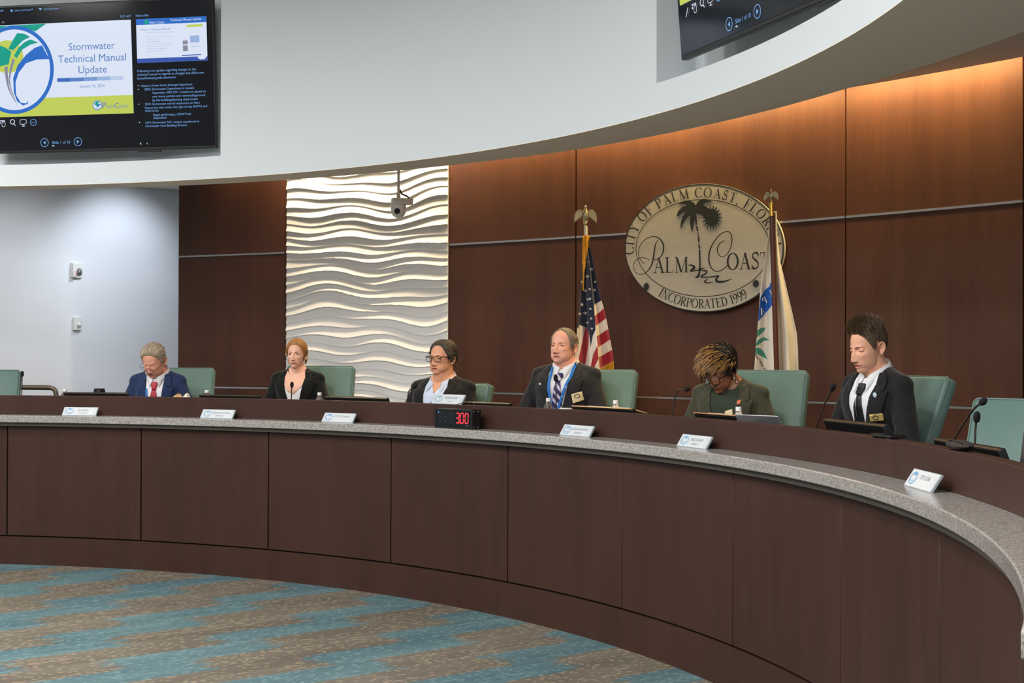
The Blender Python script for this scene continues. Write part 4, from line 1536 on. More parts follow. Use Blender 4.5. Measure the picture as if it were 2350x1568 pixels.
# ---- tilted desk monitors seen from behind
MAT['mon_edge'] = mat('monitor_edge', srgb(96, 84, 66), 0.3, 0.3)
mons = [((146, 292), 903.5, 'black desk monitor top beside the black cup lid at far left'), ((456, 596), 909, 'black desk monitor top between the man in blue and the woman in black'),
        ((745, 887), 914, 'black desk monitor top right of the woman in black'), ((1075, 1168), 926, 'black desk monitor top right of the white nameplate on the ledge'),
        ((1313, 1450), 938, 'black desk monitor carrying manila papers beside the man with the lanyard'), ((1593, 1722), 955, 'black desk monitor carrying brown papers in front of the woman in olive'),
        ((1889, 2026), 972, 'black desk monitor in front of the young man in the dark suit'), ((2141, 2290), 1022, 'black desk monitor at the near right end of the dais')]
MON = []
for (x0, x1), yt, lab in mons:
    a = at_r(x0, RL + 0.13, yt); b = at_r(x1, RL + 0.13, yt)
    if x0 == 1075: a = at_r(1045, RL + 0.13, yt)
    w = (b - a).length
    c = (a + b) / 2
    rz = math.atan2(b.y - a.y, b.x - a.x)
    ztop = c.z
    root = thing('desk_monitor', lab, 'monitor', (c.x, c.y, 1.095), rz)
    hh = ztop - 1.095
    sl = R(22)
    ln = (hh - 0.02) / math.cos(sl)
    T = Matrix.Translation((0, 0, hh)) @ Matrix.Rotation(sl, 4, 'X')
    mb = MB(); mb.box((0, 0.014, -ln / 2), (w, 0.028, ln), M=T); mb.build('casing', MAT['black_plastic'], root, bevel=0.004)
    mb = MB(); mb.box((0, 0.0285, -ln / 2), (w - 0.03, 0.002, ln - 0.025), M=T); mb.build('screen', MAT['black_gloss'], root)
    mb = MB(); mb.box((0, 0.006, 0.0008), (w, 0.012, 0.003), M=T); mb.build('top_trim', MAT['mon_edge'], root)
    mb = MB(); mb.box((0, 0.05, 0.012), (w * 0.5, 0.16, 0.024)); mb.build('foot', MAT['black_plastic'], root, bevel=0.004)
    MON.append((root, w, hh, c, rz, T, ln))
MAT['manila'] = mat('manila_paper', srgb(206, 162, 112), 0.8)
MAT['brown_paper'] = mat('tan_folder', srgb(170, 120, 84), 0.8)
MAT['paper'] = mat('white_paper', srgb(238, 226, 204), 0.8)
for k, lab, mt in ((4, 'manila papers lying on the monitor beside the man with the lanyard', 'manila'), (5, 'brown folder with white sheets lying on the monitor in front of the woman in olive', 'brown_paper')):
    root, w, hh, c, rz, T, ln = MON[k]
    pr = thing('paper_folder', lab, 'papers', (c.x, c.y, 1.095 + hh), rz)
    TT = Matrix.Rotation(R(-12), 4, 'X')
    mb = MB(); mb.box((0.0, 0.055, 0.006), (w * 0.97, 0.13, 0.006), M=TT); mb.build('folder', MAT[mt], pr)
    mb = MB(); mb.box((-0.02, 0.05, 0.0105), (w * 0.42, 0.10, 0.003), M=TT); mb.box((w * 0.36, 0.05, 0.0105), (w * 0.2, 0.10, 0.003), M=TT); mb.build('sheets', MAT['paper'], pr)

# ---- water bottles
MAT['bottle'] = mat('clear_bottle', (0.95, 0.97, 0.97, 1), 0.08, trans=0.95, ior=1.33)
MAT['cap'] = mat('white_cap', srgb(236, 236, 232), 0.45)
MAT['label_dark'] = mat('bottle_label', srgb(222, 222, 214), 0.6)


def bottle(x, ytop, lab, rr=RL + 0.17):
    q = at_r(x, rr, ytop)
    z0 = q.z - 0.205
    root = thing('water_bottle', lab, 'bottle', (q.x, q.y, max(z0, 1.0951)), 0.3, 'water bottles on the desk')
    H = q.z - max(z0, 1.0951)
    s = H / 0.205
    mb = MB()
    mb.lathe([(0.0, 0), (0.029, 0), (0.032, 0.006 * s), (0.030, 0.03 * s), (0.032, 0.05 * s), (0.030, 0.08 * s), (0.032, 0.11 * s), (0.0315, 0.13 * s), (0.026, 0.155 * s), (0.015, 0.178 * s), (0.0125, 0.186 * s), (0.0125, 0.19 * s), (0.0, 0.19 * s)], 24)
    mb.build('body', MAT['bottle'], root)
    mb = MB(); mb.lathe([(0.0, 0.184 * s), (0.0148, 0.184 * s), (0.0148, 0.203 * s), (0.013, 0.205 * s), (0, 0.205 * s)], 18); mb.build('cap', MAT['cap'], root)
    mb = MB(); mb.lathe([(0.0327, 0.06 * s), (0.0327, 0.115 * s)], 24); mb.build('wrapper', MAT['label_dark'], root)


bottle(149, 893, 'small white capped bottle beside the monitor at far left')
bottle(475, 895.5, 'white capped bottle right of the man in the blue suit')
bottle(733.5, 901, 'white capped bottle right of the woman in the black blazer')
bottle(1258.5, 914, 'clear bottle in front of the man with the lanyard, left of his tie')
bottle(1413, 919, 'clear bottle behind the manila papers')
bottle(1695, 934, 'clear bottle in front of the badge of the woman in olive')

# ---- assorted small things
q = at_r(228, RL + 0.2, 892)
cup = thing('coffee_cup', 'black lidded cup standing behind the far left desk monitor', 'cup', (q.x, q.y, 1.095))
hz = q.z - 1.095
m = MB(); m.lathe([(0, 0), (0.03, 0), (0.040, hz - 0.03), (0, hz - 0.03)], 24); m.build('cup_body', MAT['black_plastic'], cup)
m = MB(); m.lathe([(0.042, hz - 0.035), (0.044, hz - 0.025), (0.040, hz - 0.012), (0.041, hz - 0.004), (0.036, hz), (0.034, hz - 0.006), (0, hz - 0.008)], 24); m.build('lid', MAT['black_plastic'], cup)

q = at_r(415, RL + 0.13, 903)
nap = thing('crumpled_napkin', 'crumpled tan and white napkin in front of the man in the blue suit', 'napkin', (q.x, q.y, 1.0951), R(-10))
rn = random.Random(7)


def crumple(cx_, w, h, seed, mt, name):
    rn = random.Random(seed)
    rows = []
    for i in range(9):
        a = PI * i / 8 - PI / 2
        row = []
        for j in range(16):
            b_ = 2 * PI * j / 16
            k = 1 + rn.uniform(-0.28, 0.28)
            row.append((cx_ + w * math.cos(a) * math.cos(b_) * k, 0.035 * math.cos(a) * math.sin(b_) * k, h / 2 + (h / 2) * math.sin(a) * (1 + rn.uniform(-0.2, 0.1))))
        rows.append(row)
    mb = MB(); mb.grid(rows, closev=True); mb.build(name, mt, nap, smooth=50)


hn = q.z - 1.095
crumple(-0.022, 0.045, hn, 3, MAT['manila'], 'tan_paper')
crumple(0.045, 0.034, hn * 1.0, 9, MAT['paper'], 'white_paper')

q = at_r(1298, RL + 0.15, 937)
lid = thing('white_lid', 'flat white plastic lid on the desk below the striped tie', 'lid', (q.x, q.y, 1.0951))
m = MB(); hq = q.z - 1.095
m.lathe([(0.0, 0), (0.030, 0), (0.036, hq - 0.012), (0.04, hq - 0.010), (0.038, hq), (0.0, hq)], 28); m.build('lid_body', MAT['cap'], lid)

MAT['silver'] = mat('silver_aluminium', srgb(150, 152, 154), 0.35, 0.7)


def laptop(pts_x, ytop, zb, rr, lab, tilt=20, w=0.30, hgt=0.21, rz=None, mt='silver'):
    q = at_r(pts_x, rr, ytop)
    a = th_of(q) - PI / 2 if rz is None else rz
    root = thing('laptop', lab, 'laptop', (q.x, q.y, zb), a)
    mb = MB(); mb.box((0, 0.11, 0.008), (w, 0.21, 0.014)); mb.build('keyboard_base', MAT[mt], root, bevel=0.004)
    T = Matrix.Translation((0, 0.004, 0.012)) @ Matrix.Rotation(R(tilt), 4, 'X')
    mb = MB(); mb.box((0, 0, hgt / 2), (w, 0.007, hgt), M=T); lidp = mb.build('lid', MAT[mt], root, bevel=0.005)
    mb = MB(); mb.box((0, 0.0042, hgt / 2), (w - 0.016, 0.001, hgt - 0.02), M=T); mb.build('screen', MAT['black_gloss'], root)
    return root


q = at_r(1763, RL + 0.2, 950)
laptop(1760, 950, 1.0955, RL + 0.14, 'open silver laptop seen from behind, right of the woman in olive', 28, 0.25, (q.z - 1.107) / math.cos(R(28)), rz=th_of(q) - PI / 2 + R(22))
MAT['dark_metal'] = mat('dark_grey_metal', srgb(70, 66, 62), 0.4, 0.5)
q = at_r(2362, RL + 0.26, 982)
laptop(2414, 982, 1.0955, RL + 0.26, 'laptop corner just entering the picture at the right edge beside the green chair', -10, 0.30, (q.z - 1.107), rz=R(-62), mt='dark_metal')
# tablet holder on the ledge
q = at_z(2040, 1006, ZL)
q = pol(RL + 0.03, th_of(q), ZL)
ph = thing('flat_phone', 'flat black phone resting on the ledge below the young man in the dark suit', 'phone', q, th_of(q) - PI / 2 + R(4))
m = MB(); m.box((0, 0, 0.010), (0.17, 0.07, 0.010)); m.build('body', MAT['black_plastic'], ph, bevel=0.004)
m = MB(); m.box((0.002, 0, 0.0158), (0.155, 0.062, 0.001)); m.build('glass', MAT['black_gloss'], ph)
m = MB(); m.box((-0.06, -0.01, 0.0025), (0.03, 0.04, 0.005)); m.box((0.06, -0.01, 0.0025), (0.03, 0.04, 0.005)); m.build('feet', MAT['black_plastic'], ph)
q = at_z(2172, 1034, ZL)
q = pol(RL + 0.03, th_of(q), ZL)
pu = thing('soft_pouch', 'soft dark brown pouch lying on the ledge at the right under the bent microphone', 'pouch', q, th_of(q) - PI / 2)
MAT['pouch'] = mat('dark_fabric', srgb(52, 44, 40), 0.85, bump=(300, 0.4))
rows = []
for i in range(15):
    x = -0.10 + 0.20 * i / 14
    e = math.sqrt(max(0.02, 1 - (x / 0.101) ** 2))
    lump = 1 + 0.18 * math.sin(x * 60) + 0.1 * math.sin(x * 130 + 1)
    rows.append([(x, 0.035 * e * math.cos(a), 0.018 + 0.0165 * e * lump * math.sin(a)) for a in [2 * PI * k / 14 for k in range(14)]])
m = MB(); m.grid(rows, closev=True); m.build('pouch_body', MAT['pouch'], pu, smooth=80)
m = MB(); m.tube([(-0.085, -0.02, 0.032), (0, -0.026, 0.036), (0.085, -0.02, 0.032)], 0.0025, 6); m.build('zip', MAT['mic_neck'], pu)

# ---- security camera hanging in front of the wave panel
YP = 10.6
top = at_y(914.5, 393, YP); b0 = at_y(914.5, 456, YP)
cc = thing('ptz_camera', 'small beige dome camera hanging from a ceiling pole in front of the wave panel', 'camera', (b0.x, YP, b0.z), R(8))
m = MB(); m.tube([(0, 0, 0.02), (0, 0, ZC - b0.z)], 0.0105, 12); m.tube([(0, 0, 0.006), (0, 0, 0.035)], 0.014, 12)
m.lathe([(0, ZC - b0.z), (0.04, ZC - b0.z), (0.04, ZC - b0.z - 0.008), (0.0, ZC - b0.z - 0.01)], 20)
m.build('mounting_pole', MAT['white_plastic'], cc)
MAT['cam_body'] = mat('beige_plastic', srgb(236, 230, 218), 0.45)
s = 1 / 322.0
m = MB(); m.prism([(-17 * s, -14 * s), (-12 * s, -20 * s), (10 * s, -20 * s), (34 * s, -10 * s), (34 * s, 10 * s), (10 * s, 20 * s), (-12 * s, 20 * s), (-17 * s, 14 * s)], -14 * s, 0)
m.build('bracket_head', MAT['cam_body'], cc, bevel=0.004)
m = MB(); m.lathe([(0.0, -46 * s), (8 * s, -44.5 * s), (14 * s, -40 * s), (17.2 * s, -32 * s), (18 * s, -22 * s), (18 * s, -13 * s), (0, -13 * s)], 28)
m.build('dome', MAT['cam_body'], cc)
m = MB(); m.tube([(-4 * s, -14 * s, -31 * s), (-4 * s, -20.5 * s, -31.5 * s)], [7.4 * s, 6.8 * s], 20); m.build('lens', MAT['black_gloss'], cc)
m = MB(); m.box((-4 * s, -16 * s, -24 * s), (14 * s, 4 * s, 18 * s)); m.build('lens_cradle', MAT['white_plastic'], cc, bevel=0.003)
m = MB(); m.tube(spline([(3 * s, 0, 22 * s), (6 * s, -1 * s, 14 * s), (10 * s, 0, 10 * s), (20 * s, 0, 6 * s), (28 * s, 0, -2 * s)], 6), 2 * s, 8); m.build('cable', MAT['black_plastic'], cc)

# ---- devices on the white wall
def on_white(x, y): return at_plane(x, y, W0, WN)


rzw = math.atan2(WN.y, WN.x) + PI / 2
q = on_white(174, 621)
st = thing('fire_strobe', 'white fire alarm strobe on the pale left wall, upper of the two devices', 'alarm', q, rzw)
m = MB(); m.box((0, -0.012, 0), (0.105, 0.022, 0.145)); m.build('backplate', MAT['white_plastic'], st, bevel=0.005)
m = MB(); m.box((-0.028, -0.036, 0), (0.042, 0.03, 0.135)); m.build('horn_cover', MAT['white_plastic'], st, bevel=0.008)
m = MB(); m.ell((0.022, -0.028, -0.015), (0.028, 0.026, 0.036)); m.build('strobe_lens', mat('clear_lens', srgb(120, 124, 130), 0.15, 0.4, noise=(60, 0.5)), st)
m = MB(); put_text(m, 'FIRE', -0.036, -0.02, width=0.05, M=Matrix.Translation((-0.028, -0.0525, -0.02)) @ FACE @ Matrix.Rotation(PI / 2, 4, 'Z')); m.build('red_lettering', mat('red_ink', srgb(190, 60, 60), 0.5), st, smooth=0)
q = on_white(175, 743)
st = thing('room_sensor', 'small white wall sensor with a round knob, lower of the two devices', 'sensor', q, rzw)
m = MB(); m.box((0, -0.016, 0), (0.075, 0.03, 0.125)); m.build('housing', MAT['white_plastic'], st, bevel=0.004)
m = MB(); m.lathe([(0.0, 0.03), (0.012, 0.028), (0.016, 0.022), (0.017, 0.0), (0, 0)], 18, M=Matrix.Translation((0.012, -0.031, -0.012)) @ Matrix.Rotation(PI / 2, 4, 'X')); m.build('knob', MAT['white_plastic'], st)

# ---- handrail at far left
MAT['bronze'] = mat('bronze_rail', srgb(112, 98, 84), 0.35, 0.6)
YH = 12.45
hp = [at_y(-120, 889.5, YH), at_y(60, 889.5, YH), at_y(108, 889.8, YH), at_y(121, 892, YH), at_y(127, 898, YH), at_y(129, 908, YH), at_y(129.5, 930, YH)]
rail = thing('handrail', 'bronze metal handrail curving down behind the empty chair at far left', 'handrail', (hp[-1].x, YH, 0.35))
hp.append(Vector((hp[-1].x, YH, 0.36)))
m = MB(); m.tube([hp[0], hp[1]] + spline(hp[1:6], 4)[4:] + hp[6:], 0.021, 12); m.build('rail', MAT['bronze'], rail, world=True)
m = MB(); x_ = hp[0].x; m.tube([(x_, YH, hp[0].z), (x_, YH, 0.36)], 0.021, 12); m.build('post', MAT['bronze'], rail, world=True)
m = MB()
for x_ in (hp[0].x, hp[-1].x): m.lathe([(0, 0.351), (0.05, 0.351), (0.05, 0.36), (0, 0.362)], 20, cx=x_, cy=YH)
m.build('floor_flange', MAT['bronze'], rail, world=True)

# ---- ceiling downlights of the high ceiling
n = 0
for (x, y) in ((-6.2, 2.6), (-3.2, 2.4), (-6.4, 6.0), (-3.2, 6.2), (-4.8, 8.6), (-1.2, 4.2), (-0.6, 1.2), (2.0, -1.6)):
    dl = thing('downlight', 'round recessed downlight in the high ceiling above the chamber', 'ceiling light', (x, y, 4.678), 0, 'round downlights in the high ceiling')
    m = MB(); m.lathe([(0.46, 0.0), (0.50, -0.012), (0.50, -0.028), (0.46, -0.03), (0.46, 0.0)], 40); m.build('trim_ring', MAT['white_plastic'], dl)
    m = MB(); m.lathe([(0.0, -0.010), (0.458, -0.010)], 40); m.build('diffuser', MAT['lampglow'], dl)

# ================================================================ chairs
def yaw_at(p, yaw):
    return -math.atan2(p[0], p[1]) - R(yaw)


def rrect(w, h, r, n=6):
    out = []
    for cx_, cy_, a0 in ((w / 2 - r, h - r, 0), (-w / 2 + r, h - r, 90), (-w / 2 + 0.02, 0.02, 180), (w / 2 - 0.02, 0.02, 270)):
        rr_ = r if cy_ > 0.1 else 0.02
        for k in range(n + 1):
            a = R(a0 + 90 * k / n)
            out.append((cx_ + rr_ * math.cos(a), cy_ + rr_ * math.sin(a)))
    return out


def make_chair(loc, rz, top, recl, label, w=0.54):
    t = thing('conference_chair', label, 'chair', (loc[0], loc[1], 0.35), rz, 'green conference chairs')
    H = top - 0.35
    seat = 0.47
    # backrest leaning back by recl
    hb = (H - seat + 0.06) / math.cos(R(recl))
    T = Matrix.Translation((0, 0.24 - 0.0, seat - 0.06)) @ Matrix.Rotation(-R(recl), 4, 'X')
    mb = MB()
    th_ = 0.075
    prof = rrect(w, hb, 0.026)
    ins = rrect(w - 0.03, hb - 0.012, 0.020)
    lay = [(ins, -th_ / 2), (prof, -th_ / 2 + 0.014), (prof, th_ / 2 - 0.014), (ins, th_ / 2)]
    rings = [[(p[0], y, p[1]) for p in pr] for pr, y in lay]
    mb.grid(rings, closev=True, M=T)
    b0 = len(mb.v) - 4 * len(prof)
    mb.f.append(tuple(b0 + k for k in range(len(prof)))); mb.m.append(0)
    mb.f.append(tuple(b0 + 3 * len(prof) + k for k in range(len(prof)))); mb.m.append(0)
    br = mb.build('backrest', MAT['chair'], t, smooth=50)
    mb = MB(); mb.tube([(p[0], -th_ / 2 + 0.012, p[1]) for p in prof] + [(prof[0][0], -th_ / 2 + 0.012, prof[0][1])], 0.004, 6, M=T); mb.build('seam_piping', MAT['chair'], br)
    mb = MB(); mb.box((0, -0.02, seat - 0.045), (w - 0.02, 0.50, 0.09)); mb.build('seat', MAT['chair'], t, bevel=0.03, segs=3)
    for s in (-1, 1):
        mb = MB()
        mb.tube(spline([(s * 0.24, 0.12, seat - 0.07), (s * 0.30, 0.08, seat), (s * 0.30, 0.05, seat + 0.13), (s * 0.29, 0.02, seat + 0.155)], 5), 0.014, 8)
        mb.box((s * 0.29, -0.02, seat + 0.165), (0.055, 0.26, 0.03))
        mb.build('armrest', MAT['black_plastic'], t, bevel=0.006)
    mb = MB(); mb.tube([(0, 0, 0.09), (0, 0, seat - 0.09)], 0.028, 16); mb.build('gas_column', MAT['black_plastic'], t)
    for k in range(5):
        a = 2 * PI * k / 5 + 0.3
        mb = MB(); mb.tube([(0, 0, 0.10), (0.30 * math.cos(a), 0.30 * math.sin(a), 0.075)], [0.03, 0.018], 8); lg = mb.build('leg', MAT['black_plastic'], t)
        mb = MB(); mb.tube([(0.30 * math.cos(a) - 0.02 * math.sin(a), 0.30 * math.sin(a) + 0.02 * math.cos(a), 0.029), (0.30 * math.cos(a) + 0.02 * math.sin(a), 0.30 * math.sin(a) - 0.02 * math.cos(a), 0.029)], 0.0285, 14); mb.build('caster', MAT['black_plastic'], lg)
    return t


def chair_px(xc, rr, ytop, yaw, recl, label, w=0.54):
    """xc: pixel column of the middle of the top edge of the back"""
    q = at_r(xc, rr, ytop)
    rz = yaw_at(q, yaw)
    H = q.z - 0.35
    back = 0.24 + (H - 0.41) * math.tan(R(recl))
    d = Vector((math.sin(rz), -math.cos(rz), 0))     # facing
    base = Vector((q.x, q.y, 0)) + d * back
    make_chair(base, rz, q.z, recl, label, w)


chair_px(-28, 7.10, 851, 18, 12, 'empty green leather chair cut off by the left edge')
chair_px(418, 7.15, 846.5, 18, 12, 'green leather chair behind the man in the blue suit')
chair_px(738, 7.15, 842, 20, 12, 'green leather chair behind the woman in the black blazer')
chair_px(1068, 7.15, 882, 45, 14, 'low green leather chair mostly hidden behind the man in black rimmed glasses')
chair_px(1377, 7.15, 851, 24, 14, 'green leather chair behind the man with the blue lanyard')
chair_px(1745, 7.15, 853, 24, 14, 'green leather chair behind the woman in the olive blazer', 0.60)
chair_px(2098, 7.15, 868, 52, 22, 'green leather chair leaning back behind the young man in the dark suit', 0.60)
chair_px(2398, 6.98, 922, 28, 16, 'empty green leather chair cut off by the right edge', 0.62)

# ================================================================ people
def smax(a, b, k):
    h = max(k - abs(a - b), 0.0) / k
    return max(a, b) + h * h * k * 0.25


def g2(x, s): return math.exp(-(x / s) ** 2)
def g4(x, s): return math.exp(-(x / s) ** 4)


NOSE = [(-0.058, 0), (-0.053, 0.003), (-0.048, 0.013), (-0.042, 0.0225), (-0.034, 0.023), (-0.022, 0.017), (-0.008, 0.010), (0.004, 0.0055), (0.014, 0.002), (0.024, 0)]
NOSW = [(-0.05, 0.0125), (-0.038, 0.0118), (-0.02, 0.0100), (0.0, 0.0088), (0.02, 0.011)]


def head_pt(az, el, P):
    """az: angle from the face direction (-y), el elevation. returns local point"""
    d = (math.sin(az) * math.cos(el), -math.cos(az) * math.cos(el), math.sin(el))
    w, jw, ch = P.get('w', 1.0), P.get('jaw', 1.0), P.get('chin', 1.0)
    r = 0
    for c, a in (((0, .018, .030), (.075 * w, .092, .084)), ((0, -.020, -.022), (.0625 * w, .064, .084)),
                 ((0, -.016, -.056), (.0575 * w * jw, .062, .052)), ((0, -.046, -.088), (.028 * jw, .034 * ch, .026 * ch))):
        A = sum((d[i] / a[i]) ** 2 for i in range(3))
        B = -2 * sum(d[i] * c[i] / a[i] ** 2 for i in range(3))
        C = sum((c[i] / a[i]) ** 2 for i in range(3)) - 1
        D = B * B - 4 * A * C
        if D < 0: continue
        t = (-B + math.sqrt(D)) / (2 * A)
        r = smax(r, t, 0.016) if r else t
    x, y, z = d[0] * r, d[1] * r, d[2] * r
    if y < 0.01:
        f = min(1, (0.01 - y) / 0.03)
        ax = abs(x)
        q = 0
        q += interp(NOSE, z) * P.get('nose', 1.0) * g2(x, interp(NOSW, z) * P.get('nosew', 1.0))
        q += 0.0065 * g2(ax - 0.0125 * P.get('nosew', 1.0), 0.006) * g2(z + 0.043, 0.007)
        q -= 0.0095 * g2(ax - 0.031, 0.016) * g2(z - 0.001, 0.0115)
        q -= 0.004 * g2(ax - 0.014, 0.006) * g2(z - 0.002, 0.012)
        q += P.get('brow', 0.004) * g2(ax - 0.027, 0.022) * g2(z - 0.020, 0.0075)
        q += 0.004 * g2(ax - 0.044, 0.018) * g2(z + 0.022, 0.017)
        q -= P.get('fold', 0.002) * g2((ax - 0.024) - (-(z + 0.048)) * 0.45, 0.0035) * g2(z + 0.056, 0.014)
        q -= P.get('bag', 0.001) * g2(ax - 0.031, 0.014) * g2(z + 0.0165, 0.0025)
        q += 0.0055 * g2(x, 0.030) * g2(z + 0.070, 0.020)
        q += P.get('lip', 1.0) * 0.0032 * g4(x, 0.022) * g2(z + 0.0640, 0.0042)
        q += P.get('lip', 1.0) * 0.0042 * g4(x, 0.019) * g2(z + 0.0755, 0.0050)
        q -= 0.0045 * g4(x, 0.025) * g2(z + 0.0697 - 5.0 * P.get('smile', 0) * x * x, 0.0017)
        q -= 0.0015 * g2(x, 0.0035) * g2(z + 0.057, 0.005)
        q -= 0.0032 * g2(x, 0.018) * g2(z + 0.0865, 0.0055)
        q += 0.0042 * g2(x, 0.016) * g2(z + 0.101, 0.011) * ch
        q += P.get('jowl', 0) * g2(ax - 0.042, 0.018) * g2(z + 0.082, 0.020)
        q -= 0.003 * g2(ax - 0.062, 0.014) * g2(z - 0.025, 0.02)
        x += d[0] * q * f * 0.35
        y -= q * f
        z += d[2] * q * f * 0.15
    return Vector((x, y, z))


def azs(n):
    out = []
    for i in range(n):
        t = i / n * 2 - 1          # -1..1, front at 0
        out.append(PI * (0.42 * t + 0.58 * t ** 3))
    return out


def els(t):
    # denser between brow and chin
    return interp([(0, -PI / 2), (0.12, -1.05), (0.72, 0.35), (1, PI / 2)], t)


def capsule_pts(mb, a, b, ra, rb_, n=14):
    a, b = Vector(a), Vector(b)
    d = b - a
    L = d.length
    t = d / L
    pts, rad = [], []
    for k in range(6):
        q = PI / 2 * k / 5
        pts.append(a - t * ra * math.cos(q)); rad.append(max(ra * math.sin(q), 1e-4))
    for k in range(1, 5): pts.append(a + d * k / 5); rad.append(lerp(ra, rb_, k / 5))
    for k in range(6):
        q = PI / 2 * k / 5
        pts.append(b + t * rb_ * math.sin(q)); rad.append(max(rb_ * math.cos(q), 1e-4))
    mb.tube(pts, rad, n)


def remesh(mb, voxel, smooth_it=4, name='tmp'):
    """union of overlapping closed pieces into one continuous skin"""
    me = bpy.data.meshes.new(name)
    me.from_pydata(mb.v, [], mb.f)
    bm = bmesh.new(); bm.from_mesh(me)
    bmesh.ops.recalc_face_normals(bm, faces=bm.faces)
    bm.to_mesh(me); bm.free()
    o = bpy.data.objects.new(name, me)
    COL.objects.link(o)
    r = o.modifiers.new('r', 'REMESH'); r.mode = 'VOXEL'; r.voxel_size = voxel
    if smooth_it:
        s = o.modifiers.new('s', 'SMOOTH'); s.iterations = smooth_it; s.factor = 0.6
    bpy.context.view_layer.update()
    ev = o.evaluated_get(bpy.context.evaluated_depsgraph_get())
    m2 = bpy.data.meshes.new_from_object(ev)
    vs = [tuple(v.co) for v in m2.vertices]
    fs = [tuple(p.vertices) for p in m2.polygons]
    bpy.data.objects.remove(o)
    bpy.data.meshes.remove(me)
    bpy.data.meshes.remove(m2)
    return vs, fs


SECT = [(0.035, .058, .058), (0.014, .078, .068), (-0.010, .122, .082), (-0.032, .164, .094), (-0.058, .192, .106), (-0.10, .206, .120), (-0.16, .205, .130), (-0.24, .193, .130), (-0.34, .186, .130), (-0.46, .190, .136), (-0.56, .200, .145)]


def torso_mb(W, D, belly=0.0, drop=0.0):
    mb = MB()
    rows = []
    for z, hw, hd in [(0.05, .03, .03)] + SECT + [(-0.58, .12, .09)]:
        row = []
        e = 2.0 / (2.2 if z > 0 else 2.7)
        zz = z - (drop * (1 if z < -0.02 else 0))
        for k in range(40):
            a = 2 * PI * k / 40
            c, s = math.cos(a), math.sin(a)
            bx = abs(c) ** e * (1 if c > 0 else -1)
            by = abs(s) ** e * (1 if s > 0 else -1)
            yy = by * hd * D + 0.012
            if s < 0: yy -= belly * g2(z + 0.40, 0.2) * abs(s) + 0.012 * g2(z + 0.15, 0.1) * abs(s)
            dz = 0.050 * max(0, -s) ** 1.2 * max(0, min(1, (z + 0.13) / 0.10))
            row.append((bx * hw * W, yy, zz - dz))
        rows.append(row)
    mb.grid(rows, closev=True)
    n = 40
    mb.f.append(tuple(range(n))); mb.m.append(0)
    mb.f.append(tuple(range((len(rows) - 1) * n, len(rows) * n))); mb.m.append(0)
    return mb


class Cloth:
    """pieces of cloth laid on the front of the jacket"""
    def __init__(s, vs, fs, parent, M):
        s.bvh = BVHTree.FromPolygons([Vector(v) for v in vs], fs)
        s.parent, s.M = parent, M

    def y(s, x, z):
        h = s.bvh.ray_cast(Vector((x, -1, z)), Vector((0, 1, 0)))
        return h[0].y if h[0] else None

    def patch(s, name, poly, off, mt, thick=0.003, step=0.012, edge=0.0):
        bm = bmesh.new()
        vs = [bm.verts.new((p[0], 0, p[1])) for p in poly]
        f = bm.faces.new(vs)
        xs = [p[0] for p in poly]; zs = [p[1] for p in poly]
        q = min(xs) + step / 2
        while q < max(xs):
            bmesh.ops.bisect_plane(bm, geom=bm.verts[:] + bm.edges[:] + bm.faces[:], plane_co=(q, 0, 0), plane_no=(1, 0, 0)); q += step
        q = min(zs) + step / 2
        while q < max(zs):
            bmesh.ops.bisect_plane(bm, geom=bm.verts[:] + bm.edges[:] + bm.faces[:], plane_co=(0, 0, q), plane_no=(0, 0, 1)); q += step
        bmesh.ops.triangulate(bm, faces=bm.faces[:])
        last = -0.12
        for v in bm.verts:
            yy = s.y(v.co.x, v.co.z)
            if yy is None:
                h = s.bvh.find_nearest(Vector((v.co.x, -0.1, v.co.z)))
                yy = h[0].y
            v.co.y = yy - off
        me = bpy.data.meshes.new(name)
        bm.to_mesh(me); bm.free()
        me.materials.append(mt)
        me.polygons.foreach_set('use_smooth', [True] * len(me.polygons))
        o = bpy.data.objects.new(name, me)
        COL.objects.link(o)
        o.parent = s.parent
        o.matrix_basis = s.M
        so_ = o.modifiers.new('thickness', 'SOLIDIFY'); so_.thickness = thick; so_.offset = 0
        return o


def hair_line(az, st):
    """lowest height where hair grows, by angle from the face"""
    a = math.degrees(abs(az))
    return interp(st['line'], a)


MAT['eye_white'] = mat('eye_white', srgb(222, 214, 206), 0.25)
MAT['iris'] = mat('iris', srgb(62, 52, 46), 0.2)
MAT['lens'] = mat('spectacle_lens', (1, 1, 1, 1), 0.02, trans=1.0, ior=1.05, spec=0.6)
MAT['earring'] = mat('silver_earring', srgb(230, 225, 215), 0.2, 1.0)


